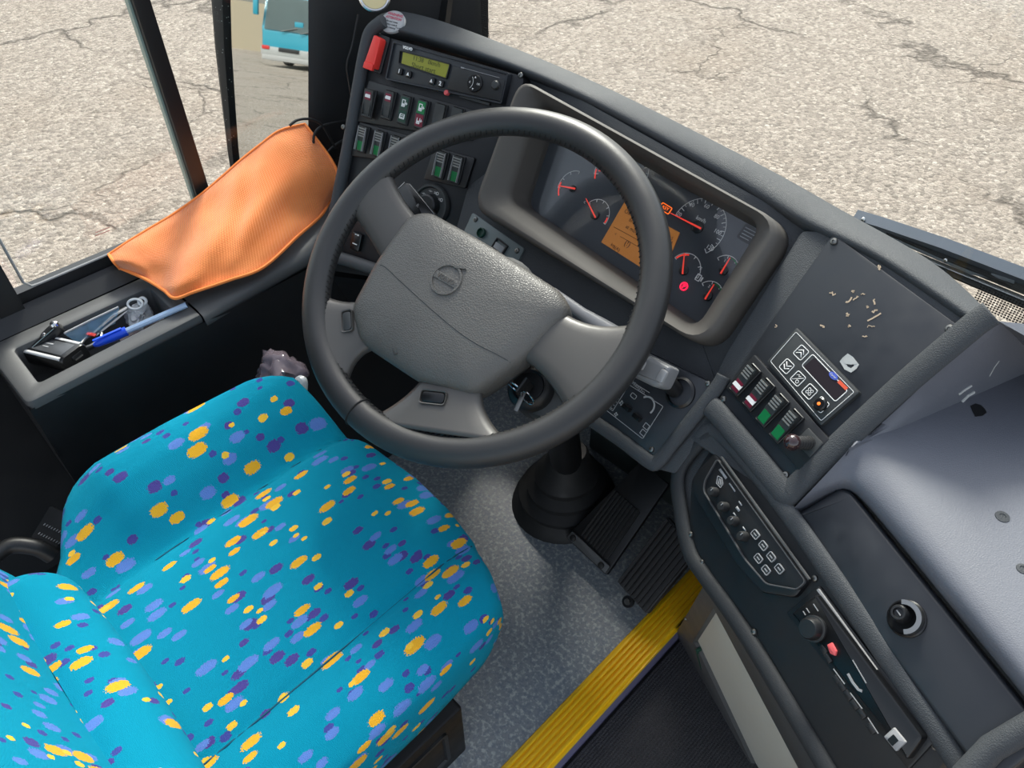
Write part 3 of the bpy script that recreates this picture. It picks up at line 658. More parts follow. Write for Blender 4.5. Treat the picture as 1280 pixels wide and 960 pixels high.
# ================================================================ ROCKER SWITCHES
def icon(bm, kind, z, s=1):
    if kind == 'bus':
        P = [(-.005*s, -.002*s), (-.005*s, .0012*s), (-.0035*s, .0028*s), (.005*s, .0028*s), (.005*s, -.002*s)]
        slab(bm, P, z, z+.0005)
    if kind == 'busline':
        P = roundpoly([(-.0055*s, -.0026*s), (-.0055*s, .0016*s), (-.0035*s, .0034*s), (.0055*s, .0034*s), (.0055*s, -.0026*s)], .0006, 2); frame_ring(bm, P, inset(P, .0016*s), [(0, z), (0, z+.0005), (1, z+.0005), (1, z)])
    if kind == 'door':
        P = rrect(-.001*s, 0, .006*s, .010*s, .0006); frame_ring(bm, P, inset(P, .0012*s), [(0, z), (0, z+.0005), (1, z+.0005), (1, z)])
        box(bm, (.0038*s, 0, z+.0003), (.004*s, .0012*s, .0005)); box(bm, (.0038*s, 0, z+.0003), (.0012*s, .004*s, .0005)); box(bm, (-.001*s, -.002*s, z+.0003), (.003*s, .003*s, .0005))
    if kind == 'fan':
        P = roundpoly([(-.0045*s, -.004*s), (-.0045*s, .002*s), (-.001*s, .005*s), (.0045*s, .005*s), (.0045*s, -.004*s)], .0008, 2); frame_ring(bm, P, inset(P, .0014*s), [(0, z), (0, z+.0005), (1, z+.0005), (1, z)])
        for k in (-1, 0, 1): box(bm, (0, k*.0022*s+.0005, z+.0003), (.005*s, .0008*s, .0005))
def rocker(pl, x, y, label, style, w=.0185, h=.042, z=.006, tilt=7, group=None, rot=0):
    u, v = pl.uv(x, y); m = pl.sub(u, v, z, rot)
    r_ = root('rocker_switch', label, 'switch', m, group)
    t = math.tan(R(tilt)); bm = B()
    # rocker body: wedge with a pressed end
    P = [(-h/2, .002), (-h/2, .0035-t*h*.1), (-h*.05, .006), (h/2, .0065+t*h*.55), (h/2-.002, .002)]
    rings = [[(x_, a, b) for a, b in P] for x_ in (-w/2, w/2)]
    loft(bm, rings, True, True, True); bmesh.ops.bevel(bm, geom=bm.edges[:], offset=.0007, segments=2, affect='EDGES')
    part('rocker', bm, M['rocker'], r_, m)
    bm = B(); P = rrect(0, 0, w+.0025, h+.0025, .0012); frame_ring(bm, P, inset(P, .0014), [(0, 0), (0, .0022), (.5, .0028), (1, .0022), (1, 0)]); part('surround', bm, M['black'], r_, m)
    def zz(yy): return .006+(yy+h*.05)/(h*.55)*(.0005+t*h*.55) if yy > -h*.05 else .0035-t*h*.1+(yy+h/2)/(h*.45)*(.0025+t*h*.1)
    def onface(bm2, y0, y1, wd, lift=.0006):
        slab_pts = [(-wd/2, y0), (wd/2, y0), (wd/2, y1), (-wd/2, y1)]
        n = 4; loft(bm2, [[(-wd/2, y0+(y1-y0)*k/n, zz(y0+(y1-y0)*k/n)+e) for e in (0,)] + [(-wd/2, y0+(y1-y0)*k/n, zz(y0+(y1-y0)*k/n)+lift), (wd/2, y0+(y1-y0)*k/n, zz(y0+(y1-y0)*k/n)+lift), (wd/2, y0+(y1-y0)*k/n, zz(y0+(y1-y0)*k/n))] for k in range(n+1)], True, True, True)
    if style in ('ridgegreen', 'ridgebus'):
        bm = B()
        for k in range(4): y0 = h*.08+k*h*.098; onface(bm, y0, y0+h*.05, w*.82, .0014)
        part('grip_ridge', bm, M['ridge'], r_, m, smooth=25)
        bm = B(); onface(bm, -h*.46, -h*.10, w*.80); part('lens', bm, M['green' if style == 'ridgegreen' else 'crimson'], r_, m, smooth=25, label='green lens' if style == 'ridgegreen' else 'crimson lens')
        if style == 'ridgebus':
            bm = B(); icon(bm, 'bus', 0, 1.25); part('symbol', bm, M['white'], r_, m @ T(0, -h*.27, zz(-h*.27)+.0006), label='white coach symbol')
    if style in ('ridgegreen', 'rail'):
        bm = B()
        for sx_ in (-1, 1): onface2 = line2(bm, [(sx_*w*.47, -h*.47), (sx_*w*.47, h*.47)], .0007, zz(0)-.0005, zz(h*.47)+.0012) if style == 'rail' or w == .016 else None
        if len(bm.verts): part('edge_rail', bm, M['silver'], r_, m)
        else: bm.free()
    if style == 'redbus':
        bm = B(); onface(bm, h*.12, h*.40, w*.62); part('lens', bm, M['crimson'], r_, m, smooth=25, label='dark red lens')
        bm = B(); icon(bm, 'bus', 0, 1.05); part('symbol', bm, M['white'], r_, m @ T(0, h*.25, zz(h*.25)+.0006) @ Matrix.Rotation(R(tilt+2), 4, 'X'), label='white coach symbol')
        bm = B(); P = rrect(0, 0, w*.78, h*.88, .001); frame_ring(bm, P, inset(P, .0006), [(0, .0), (0, zz(0)+.0005), (1, zz(0)+.0005), (1, .0)]); part('score_line', bm, M['rocker'], r_, m)
    if style in ('doors', 'doorsred'):
        bm = B(); onface(bm, h*.02, h*.44, w*.78); part('lens', bm, M['darkgreen' if style == 'doors' else 'green'], r_, m, smooth=25, label='green lens')
        bm = B(); onface(bm, -h*.44, -h*.02, w*.78); part('lens', bm, M['darkgreen' if style == 'doors' else 'crimson'], r_, m, smooth=25, label='green lens' if style == 'doors' else 'dark red lens')
        bm = B(); icon(bm, 'door', 0, 1.1); part('symbol', bm, M['white'], r_, m @ T(0, h*.23, zz(h*.23)+.0006) @ Matrix.Rotation(R(tilt), 4, 'X'), label='white door symbol')
        bm = B(); icon(bm, 'fan' if style == 'doors' else 'door', 0, 1.1); part('symbol', bm, M['white'], r_, m @ T(0, -h*.23, zz(-h*.23)+.0006), label='white symbol')
    return r_
g1 = 'rocker switches under the tachograph'
rocker(PL, 467.5, 131, 'first rocker switch under the red switch cover, raised, with red coach symbol', 'redbus', z=.011, group=g1)
rocker(PL, 489.5, 132.5, 'flush rocker with red coach symbol, second under the tachograph', 'redbus', tilt=2, group=g1)
rocker(PL, 509.5, 138.5, 'dark green rocker with a white door above a fan symbol', 'doors', tilt=2, z=.0055, group=g1)
rocker(PL, 530.5, 144, 'rocker with a green door symbol above a red door symbol', 'doorsred', tilt=2, z=.0055, group=g1)
rocker(PL, 552, 149, 'plain black blank rocker beside the red and green door switch', 'blank', tilt=1, z=.0055, group=g1)
rocker(PL, 573, 154, 'plain black blank rocker furthest right in the row below the tachograph', 'blank', tilt=1, z=.0055, group=g1)
g2 = 'green rocker switches low on the left panel'
for x, y, s in ((457.5, 174.5, 'green-ended rocker switch nearest the left panel rim'), (478, 180.5, 'green-ended rocker switch second from the left panel rim'), (498, 187, 'green-ended rocker switch half hidden by the wheel rim'), (555, 206.5, 'green-ended rocker switch left of the pair seen through the wheel'), (575, 212.5, 'green-ended rocker switch right of the pair seen through the wheel')):
    rocker(PL, x, y, s, 'ridgegreen', w=.016, h=.040, group=g2)
# right block
bm = B(); P = PP.pts([(946, 444), (1041, 551), (1004, 592), (910, 486)]); slab(bm, roundpoly(P, .003), -.002, .006, .0015)
part('switch_housing', bm, M['black'], dash, PP)
bm = B(); P = PP.pts([(1014, 536), (1033, 556), (1016, 574), (998, 553)]); slab(bm, roundpoly(P, .002), .005, .0075, .001); part('blanking_plate', bm, M['rocker'], dash, PP)
g3 = 'rocker switches on the right panel'
for x, y, s, st in ((935.5, 477, 'crimson-ended rocker switch with white coach symbol, first on the right panel', 'ridgebus'), (952.5, 495.5, 'crimson-ended rocker switch with white coach symbol, beside a green one', 'ridgebus'), (969.5, 515, 'green-ended rocker switch between a crimson one and another green one', 'ridgegreen'), (987, 534.5, 'green-ended rocker switch beside the dark ball knob', 'ridgegreen')):
    rocker(PP, x, y, s, st, w=.0135, h=.036, tilt=12, group=g3)
# small rocker at the pod bottom
m = PL.sub(*PL.uv(447.5, 302), 0, R(0)); w_ = root('rocker_switch', 'small black rocker with white dash low on the left pod', 'switch', m)
bm = B(); slab(bm, rrect(0, 0, .021, .030, .003), 0, .007, .002); part('rocker', bm, M['gloss'], w_, m)
bm = B(); box(bm, (0, -.004, .0072), (.010, .0016, .0006)); box(bm, (-.002, .012, .0072), (.003, .0014, .0006)); box(bm, (.003, .012, .0072), (.004, .0022, .0006)); part('symbol', bm, M['white'], w_, m)
# ================================================================ MODULES ON THE PANELS
# --- tachograph
tq = PL.pts([(497, 53), (641, 93), (632, 132), (487, 101)]); PT = PL.off(.012)
m = PL.m; tac = root('tachograph', 'black digital tachograph with olive display, top of the left panel', 'tachograph', m)
bm = B(); slab(bm, roundpoly(tq, .003), -.002, .010, .0015)
P = roundpoly(tq, .003); frame_ring(bm, P, inset(P, .003), [(0, .010), (.1, .0125), (.9, .0125), (1, .010)])
part('housing', bm, M['plate'], tac, m)
bm = B(); P = roundpoly(PT.pts([(499.5, 62), (563.5, 79.5), (558.5, 99.5), (497.5, 80)]), .003); frame_ring(bm, P, inset(P, .0022), [(0, .010), (.2, .013), (.8, .013), (1, .0095)]); part('display_frame', bm, M['black'], tac, m)
bm = B(); P = PT.pts([(503.5, 65), (561.5, 80.5), (556.5, 97), (501.5, 79)]); slab(bm, P, .009, .0115); d_ = part('display', bm, M['olive'], tac, m)
bm = B(); text(bm, '11:38   0km/h', .0095, T(*PT.uv(533, 77), .0117)); text(bm, 'Short start', .0105, T(*PT.uv(529, 85), .0117)); part('display_text', bm, M['oliveink'], d_, m, smooth=None)
bm = B(); P = roundpoly(PT.pts([(567, 82), (632, 100.5), (626, 127), (560, 112)]), .002); slab(bm, P, .009, .0135, .001); part('card_drawer', bm, M['platedark'], tac, m)
bm = B(); line2(bm, PT.pts([(577, 84.5), (581, 85.6)]), .0018, .0136, .0142); line2(bm, PT.pts([(581, 85.6), (625, 97.6)]), .0006, .0136, .0140); part('drawer_edge', bm, M['silver'], tac, m)
u, v = PT.uv(594.6, 104.7); bm = B(); lathe(bm, [(.0125, .013), (.0125, .0155), (.0115, .0165), (.0005, .0165)], 28); part('menu_button', bm, M['gloss'], tac, m @ T(u, v))
bm = B()
for dx, dy, rot in ((0, .008, 0), (0, -.008, math.pi)):
    P = [(dx+.0018*math.sin(rot+t), dy+.0018*math.cos(rot+t)) for t in (0, 2.1, 4.2)]; slab(bm, P, .0165, .0169)
text(bm, 'OK', .004, T(.0075, 0, .0167)); text(bm, 'C', .004, T(-.0075, 0, .0167)); line2(bm, arc(-.013, 0, .011, -.8, .8, 10), .0005, .0165, .0168); part('menu_symbols', bm, M['white'], tac, m @ T(u, v), smooth=None)
u, v = PT.uv(620.6, 106.8); bm = B(); lathe(bm, [(.0068, .013), (.0068, .0155), (.005, .018), (.0005, .0185)], 22); part('round_button', bm, M['rocker'], tac, m @ T(u, v))
u, v = PT.uv(558, 116); bm = B(); lathe(bm, [(.004, .008), (.004, .013), (.003, .0145), (.0003, .0147)], 16); part('button', bm, M['pink'], tac, m @ T(u, v), label='small round red button')
for x, y in ((499.7, 89.3), (510.7, 93), (540, 101.5), (551, 104.8)): bm = B(); slab(bm, rrect(*PT.uv(x, y), .011, .010, .003), .010, .0138, .001); part('button', bm, M['gloss'], tac, m)
bm = B()
for s, x, y in (('1', 499.7, 89.3), ('2', 551, 104.8)): text(bm, s, .0085, T(*PT.uv(x, y), .014), bold=.0003)
for x, y in ((510.7, 93), (540, 101.5)):
    u, v = PT.uv(x, y); slab(bm, [(u-.0028, v-.0022), (u+.0028, v-.0022), (u, v+.003)], .0138, .0143)
text(bm, 'VOLVO', .0055, T(*PT.uv(510, 60.6), .0131), bold=.0003); part('lettering', bm, M['white'], tac, m, smooth=None)
for a, b_ in (((510, 102), (547, 112.5)), ((577, 120.5), (614, 131))): bm = B(); line2(bm, PL.pts([a, b_]), .0035, -.001, .006); part('release_slot', bm, M['rocker'], tac, m)
# --- red guarded switch
m = PL.sub(*PL.uv(474, 67), 0, R(-4)); r_ = root('switch_guard', 'bright red flip cover over a switch left of the tachograph', 'switch', m)
bm = B(); P = [(-.011, -.024), (.010, -.024), (.009, .022), (-.006, .024)]; slab(bm, roundpoly(P, .003, 2), 0, .017, .002); box(bm, (.0, -.023, .016), (.019, .010, .006), .0015, Matrix.Rotation(R(0), 4, 'X')); part('cover', bm, M['red'], r_, m)
bm = B(); slab(bm, rrect(.001, 0, .028, .056, .003), -.001, .003, .001); part('base', bm, M['black'], r_, m)
# --- oval sticker on the cowl
i1, i2 = PL.hit(494, 38, .005), onz(494, 12, .945); j1, j2 = PL.hit(530, 50, .005), onz(540, 22, .945)
c_ = (i1.lerp(i2, .5)+ZZ*.0145); nn = (PL.n*.8 + ZZ*.5).normalized(); ax = (PL.a - nn*PL.a.dot(nn)).normalized(); by = nn.cross(ax); c_ = drop(cowl, 490.5, 27)[0] + nn*.010
cen = CAM + ray(490.5, 27)*((c_-CAM).dot(nn)/ray(490.5, 27).dot(nn))
m = Matrix(((ax.x, by.x, nn.x, cen.x), (ax.y, by.y, nn.y, cen.y), (ax.z, by.z, nn.z, cen.z), (0, 0, 0, 1)))
r_ = root('oval_sticker', 'oval silver sticker with red text on the left end of the cowl', 'sticker', m)
bm = B(); slab(bm, circ(0, 0, .0225, 36, .0185), -.004, .0006, .0002); part('backing', bm, M['tape'], r_, m)
bm = B(); P = circ(0, 0, .0212, 36, .0172); frame_ring(bm, P, inset(P, .0006), [(0, .0004), (0, .0009), (1, .0009), (1, .0004)]); part('border', bm, M['grey'], r_, m)
bm = B(); text(bm, 'WARNING', .0062, T(0, .0115, .0008), bold=.0002); text(bm, 'ATTENTION', .0055, T(0, .0055, .0008), bold=.0002); part('heading', bm, M['stickred'], r_, m, smooth=None)
bm = B()
for k, s in enumerate(('do not reset', 'battery switch', 'while running')): text(bm, s, .0045, T(0, -.0005-k*.005, .0008))
part('small_print', bm, M['rocker'], r_, m, smooth=None)
# --- light switch dial
m = PL.sub(*PL.uv(540.5, 257), .002); r_ = root('light_switch_dial', 'round headlamp switch dial at the foot of the left panel', 'switch', m)
bm = B(); lathe(bm, [(.034, 0), (.034, .005), (.032, .008), (.029, .008), (.027, .004), (.0005, .004)], 40); part('ring', bm, M['rocker'], r_, m)
bm = B(); lathe(bm, [(.018, .004), (.0165, .016), (.014, .018), (.0005, .018)], 30); part('knob', bm, M['black'], r_, m)
bm = B()
for a, k in ((105, 0), (70, 1), (38, 2), (140, 0)):
    t = R(a); mm = T(.0225*math.cos(t), .0225*math.sin(t), .0041)
    if k: b2 = B(); P = rrect(0, 0, .005, .005, .002); frame_ring(b2, P, inset(P, .0009), [(0, 0), (0, .0004), (1, .0004), (1, 0)]); line2(b2, [(-.006, .001), (-.003, .001)], .0007, 0, .0004); line2(b2, [(-.006, -.001), (-.003, -.001)], .0007, 0, .0004); join(bm, b2, mm)
    else: text(bm, '-o-', .006, mm)
part('symbols', bm, M['white'], r_, m, smooth=None)
# --- climate controller
cq = PP.pts([(998.5, 411), (1077.5, 492), (1029, 534), (961, 454)]); PK = PP.off(.006)
r_ = root('climate_controller', 'flat climate controller with chevron keys and a dark display', 'climate controller', PP.m)
bm = B(); slab(bm, roundpoly(cq, .0025), -.001, .006, .0015); part('body', bm, M['rocker'], r_, PP)
bm = B(); P = roundpoly(inset(cq, .0035), .002); frame_ring(bm, P, inset(P, .0005), [(0, .006), (0, .0064), (1, .0064), (1, .006)])
def keyring(bm, x, y, s=.0135, r=.0025):
    P = rrect(*PK.uv(x, y), s, s, r); frame_ring(bm, P, inset(P, .0008), [(0, .006), (0, .0065), (1, .0065), (1, .006)])
for x, y in ((1001.4, 440.8), (983.5, 458), (997.5, 473.4), (1012, 489.6), (1026.4, 506)): keyring(bm, x, y)
P = roundpoly(PK.pts([(1016, 442), (1060.5, 488.5), (1044, 503), (1001.5, 457)]), .003); frame_ring(bm, P, inset(P, .0008), [(0, .006), (0, .0065), (1, .0065), (1, .006)])
for (x, y), sg in (((1001.4, 440.8), 1), ((983.5, 458), -1)):
    u, v = PK.uv(x, y)
    for k in (-1, 1): line2(bm, [(u-.0042, v+k*.0018-sg*.0018), (u, v+k*.0018+sg*.0018), (u+.0042, v+k*.0018-sg*.0018)], .0011, .006, .0065)
u, v = PK.uv(997.5, 473.4); line2(bm, [(u-.0045, v-.0045), (u+.0045, v+.0045)], .0006, .006, .0065); P = circ(u+.0018, v-.0028, .002, 14); frame_ring(bm, P, inset(P, .0006), [(0, .006), (0, .0065), (1, .0065), (1, .006)]); line2(bm, [(u-.004, v+.002), (u-.002, v+.004), (u-.001, v+.002), (u+.001, v+.004)], .0006, .006, .0065)
u, v = PK.uv(1012, 489.6)
for k in range(4):
    t = R(45+90*k); P = circ(u+.0026*math.cos(t), v+.0026*math.sin(t), .0017, 12); frame_ring(bm, P, inset(P, .0005), [(0, .006), (0, .0065), (1, .0065), (1, .006)])
part('legend', bm, M['white'], r_, PP, smooth=None)
bm = B(); slab(bm, roundpoly(PK.pts([(1018, 447), (1058, 488.5), (1044, 500), (1005, 458)]), .002), .0055, .0063); part('display', bm, M['smoke'], r_, PP)
bm = B(); u, v = PK.uv(1042, 470); lathe(bm, [(1, 0), (1, .0006), (.001, .0006)], 24, Matrix.Translation((u, v, .0062)) @ Matrix.Diagonal((.0058, .0031, 1, 1))); b_ = part('badge', bm, M['badge'], r_, PP, label='small blue oval badge')
bm = B(); text(bm, 'Carrier', .0028, T(u, v, .007)); part('badge_text', bm, M['white'], b_, PP, smooth=None)
bm = B(); slab(bm, rrect(*PK.uv(1053.5, 481.5), .0125, .0034, .0004), .006, .0066); part('stripe', bm, M['badgered'], r_, PP, label='small orange stripe')
u, v = PK.uv(1026.4, 506); mm = PP.m @ T(u, v, .006); bm = B(); lathe(bm, [(.0072, 0), (.0068, .004), (.0055, .0052), (.0005, .0052)], 22); k_ = part('button', bm, M['gloss'], r_, mm)
bm = B(); lathe(bm, [(.0018, .005), (.0016, .0062), (.0003, .0064)], 14); part('button_light', bm, M['amberlamp'], k_, mm, label='orange lit dot')
# --- ball knob on a ribbed stalk
p0, p1 = PP.hit(1013, 554, .004), PP.hit(990, 553, .030); r_ = root('ball_lever', 'dark brown ball knob on a short ribbed black stalk', 'lever', Matrix.Translation(p0))
bm = B(); ball(bm, p1, .0088); part('ball_knob', bm, plain('brown_bakelite', srgb(46, 28, 30), .12, coat=.6), r_)
bm = B(); dd = p1-p0
qz = dd.to_track_quat('Z', 'Y').to_matrix().to_4x4(); prof = []
for k in range(8): z0 = dd.length*k/8; prof += [(.0055, z0), (.0078-.0002*k, z0+dd.length/24), (.0078-.0002*k, z0+dd.length/12)]
lathe(bm, prof, 16, Matrix.Translation(p0) @ qz); part('stalk_boot', bm, M['rubber'], r_)
# --- parking brake lever
PKL = PW; p = PW.off(.030); r_ = root('parking_brake_lever', 'pale grey parking brake lever on the knee panel right of the wheel', 'lever', PW.m)
bm = B(); P = p.pts([(799, 449), (812, 444), (846, 461), (834, 486), (824, 486), (792, 470)]); slab(bm, roundpoly(P, .004), .022, .046, .006, 3); part('grip', bm, M['levergrey'], r_, PW)
bm = B(); P = p.pts([(836, 463), (844, 468), (836, 483), (828, 477)]); slab(bm, roundpoly(P, .003), .045, .049, .002); part('end_pad', bm, M['silver'], r_, PW)
bm = B(); P = p.pts([(806, 452), (817, 456), (812, 466), (801, 462)]); slab(bm, roundpoly(P, .002), .045, .0482, .0015); part('lock_collar', bm, M['silver'], r_, PW)
bm = B(); a, c = PW.w(*PW.uv(845, 488), .0), p.hit(824, 470, .0); tube(bm, [a, a.lerp(c, .5), c], .010, 14); part('lever_arm', bm, M['black'], r_)
# --- audio mixer
mq = [(896, 572), (1008, 727), (996, 738), (957, 731), (930, 700), (878, 614), (880, 600)]
r_ = root('microphone_mixer', 'black audio mixer panel with four knobs and small lit buttons', 'audio mixer', PR.m); PM = PR.off(.012)
bm = B(); slab(bm, roundpoly(PR.pts([(897, 566), (1013, 728), (998, 748), (955, 741), (922, 704), (868, 616), (872, 592)]), .006), -.001, .006, .003); part('bracket', bm, M['black'], r_, PR)
bm = B(); P = roundpoly(PM.pts(mq), .005, 4); slab(bm, P, .004, .010, .001); part('faceplate', bm, M['platedark'], r_, PR)
bm = B(); frame_ring(bm, P, inset(P, .0016), [(0, .008), (.2, .0122), (.8, .0122), (1, .0095)]); line2(bm, PM.pts([(901, 571), (1011, 724)]), .0014, .009, .0125); part('edge_bead', bm, M['trim'], r_, PR)
for x, y in ((893, 615), (905.6, 633.5), (918, 651.5), (930, 670.5)):
    u, v = PM.uv(x, y); mm = PR.m @ T(u, v, .010); bm = B(); lathe(bm, [(.0055, 0), (.0052, .007), (.0042, .0095), (.0005, .0098)], 20); k_ = part('knob', bm, M['rubber'], r_, mm)
    bm = B(); box(bm, (0, .003, .0098), (.0008, .0035, .0006)); part('pointer', bm, M['grey'], k_, mm)
for x, y in ((944, 668), (954, 682), (948, 698), (964, 696), (957.5, 712.5), (974, 711)):
    u, v = PM.uv(x, y); mm = PR.m @ T(u, v, .010, R(3)); bm = B(); P = rrect(0, 0, .0095, .0075, .0016); slab(bm, P, 0, .002, .0008); k_ = part('button', bm, M['rocker'], r_, mm)
    bm = B(); frame_ring(bm, P, inset(P, .0007), [(0, .0005), (0, .0026), (1, .0026), (1, .001)]); box(bm, (0, 0, .0023), (.0045, .0011, .0005)); part('button_outline', bm, M['grey'], k_, mm)
bm = B(); P = roundpoly(PM.pts([(896, 594), (901.5, 597), (903, 605), (899.5, 610), (894, 604)]), .001); frame_ring(bm, P, inset(P, .0008), [(0, .010), (0, .0108), (1, .0108), (1, .010)]); part('emblem_outline', bm, M['grey'], r_, PR)
bm = B(); slab(bm, inset(P, .0018), .010, .0106); part('emblem', bm, M['silver'], r_, PR)
bm = B(); slab(bm, rect(*PM.uv(902.5, 592), .014, .003, R(0)), .010, .0104); 
for x, y, w_ in ((914, 609, .012), (924, 629, .006), (917, 643, .005), (929, 661, .006)): slab(bm, rect(*PM.uv(x, y), w_, .0016), .010, .0104)
box(bm, (*PM.uv(921, 636), .0102), (.006, .003, .0004)); part('lettering', bm, M['rocker'] if False else M['grey'], r_, PR, smooth=None)
# --- car radio
PD = PR.off(.014); r_ = root('car_radio', 'black single-slot car radio with rotary knob at the lower right', 'radio', PR.m)
bm = B(); P = roundpoly(PR.pts([(1026, 732), (1172, 925), (1138, 962), (985, 766)]), .003); slab(bm, P, -.001, .004, .001); part('surround', bm, M['black'], r_, PR)
bm = B(); line2(bm, PR.pts([(1026.5, 737), (1160, 921)]), .0022, .003, .007); part('trim_strip', bm, M['silver'], r_, PR)
bm = B(); P = PD.pts([(1020, 742), (1154, 922), (1133, 951), (988, 767)]); slab(bm, roundpoly(P, .003), .003, .014, .003); part('faceplate', bm, M['gloss'], r_, PR)
u, v = PD.uv(1018.5, 786); mm = PR.m @ T(u, v, .013); bm = B(); lathe(bm, [(.0125, 0), (.0125, .004), (.0105, .005), (.0100, .012), (.0085, .0145), (.0005, .0148)], 30); k_ = part('volume_knob', bm, M['black'], r_, mm)
bm = B(); P = circ(0, 0, .0125, 30); frame_ring(bm, P, inset(P, .0016), [(0, .002), (.2, .0048), (.8, .0048), (1, .003)]); part('knob_ring', bm, M['rocker'], k_, mm)
bm = B(); P = roundpoly(PD.pts([(1035, 806), (1041, 803), (1047, 814), (1045.5, 820), (1039, 817)]), .0008); slab(bm, P, .013, .0165, .0008); part('button', bm, M['pink'], r_, PR, label='lit red button below the radio knob')
bm = B()
for a, b_ in (((1017, 755), (1023, 764)), ((1008, 760), (1012, 766)), ((1004, 764), (1007, 769)), ((1042, 836), (1056, 855)), ((1063, 866), (1078, 886)), ((1085, 897), (1098, 917)), ((1066, 825), (1083, 854))): line2(bm, PD.pts([a, b_]), .0008, .014, .0146)
line2(bm, PD.pts([(1060, 842), (1066, 853), (1073, 862), (1078, 864)]), .0022, .014, .0146); part('face_marks', bm, M['silver'], r_, PR)
for x, y in ((1029, 812), (1035, 823), (1046, 850), (1052, 858), (1060, 869), (1068, 881), (1077, 892), (1089, 911)): bm = B(); slab(bm, rrect(*PD.uv(x, y), .009, .0055, .001), .013, .0155, .001); part('preset_button', bm, M['black'], r_, PR)
bm = B(); P = rrect(*PD.uv(1120, 924), .014, .013, .001, R(6)); slab(bm, P, .013, .0165, .001); part('socket_cover', bm, M['silver'], r_, PR, label='bright square socket cover')
bm = B(); slab(bm, rrect(*PD.uv(1118, 925), .006, .008, .0008, R(6)), .0163, .0168); part('socket', bm, M['gloss'], r_, PR)
# --- stowage lid with lock
r_ = root('stowage_lid', 'large dark stowage lid with round lock below the padded top', 'lid', PG.m)
bm = B(); P = PG.pts([(987, 646), (1049, 608), (1062, 613), (1312, 922), (1236, 985)]); slab(bm, roundpoly(P, [.004, .006, .010, .02, .02]), -.028, -.002, .004, 3); part('lid', bm, M['plate'], r_, PG)
u, v = PG.uv(1133, 773); mm = PG.m @ T(u, v, -.002); bm = B(); lathe(bm, [(.0165, 0), (.0165, .0022), (.0150, .0035), (.0125, .0015), (.0005, .0010)], 30, cap=False); lk = part('lock_rosette', bm, M['gloss'], r_, mm)
bm = B(); L = arc(0, 0, .0135, R(-35), R(150), 18); sweep(bm, [(p[0], p[1], .005) for p in L], [(-.002, -.006), (.002, -.006), (.0014, .006), (-.0028, .006)], up=(0, 0, 1)); part('lock_collar', bm, M['steel'], lk, mm, label='bright half collar round the lock')
bm = B(); lathe(bm, [(.0075, 0), (.0075, .012), (.006, .0145), (.0045, .0145), (.004, .012), (.0005, .012)], 22, T(-.004, -.001)); part('lock_cylinder', bm, M['black'], lk, mm)
bm = B(); box(bm, (-.004, -.001, .0125), (.0055, .001, .001)); part('keyhole', bm, M['silver'], lk, mm)
bm = B(); sweep(bm, [PG.hit(x, y, .004) for x, y in [(1205, 972), (1240, 935), (1300, 900)]], circ(0, 0, .010, 12)); part('panel_rim', bm, M['vinyl'], dash)

# ================================================================ STEERING WHEEL
wc = Vector((-.575, .512, .845)); wn_ = Vector((.13, -.52, .844)).normalized()
WP = Plane(0, 0, wc); wa = (Vector((1, 0, 0)) - wn_*wn_.x).normalized(); WP.a = wa; WP.n = wn_; WP.b = wn_.cross(wa); WP.fix()
sw = root('steering_wheel', 'large black leather steering wheel with four spokes and padded grey hub', 'steering wheel', WP.m)
RC, RO = .2205, .0190
bm = B(); n1, n2 = 96, 18
rings = []
for i in range(n1+1):
    t = 2*math.pi*i/n1; rings.append([((RC+RO*math.cos(a))*math.cos(t), (RC+RO*math.cos(a))*math.sin(t), RO*.86*math.sin(a)) for a in [2*math.pi*j/n2 for j in range(n2)]])
vr = loft(bm, rings); bmesh.ops.remove_doubles(bm, verts=vr[0]+vr[-1], dist=1e-6)
rim = part('rim', bm, M['leather'], sw, WP)
bm = B()   # leather lacing along the inner edge
for i in range(170):
    t = 2*math.pi*i/170; r0 = RC-RO*.93
    p = [((r0+.0012)*math.cos(t), (r0+.0012)*math.sin(t), .0075), ((r0-.0014)*math.cos(t+.006), (r0-.0014)*math.sin(t+.006), .003), ((r0+.0004)*math.cos(t+.018), (r0+.0004)*math.sin(t+.018), -.001)]
    tube(bm, p, .0009, 5)
part('stitching', bm, M['stitch'], rim, WP)
bm = B()
for px, py in ((443, 520), (745, 418)):
    u, v = WP.uv(px, py); t = math.atan2(v, u)
    if px > 600: continue
    L = [((RC+(RO+.0006)*math.cos(a))*math.cos(t), (RC+(RO+.0006)*math.cos(a))*math.sin(t), (RO+.0006)*.86*math.sin(a)) for a in [2*math.pi*j/24 for j in range(24)]]; tube(bm, L, .0011, 6, True)
part('leather_joint', bm, M['stitch'], rim, WP)
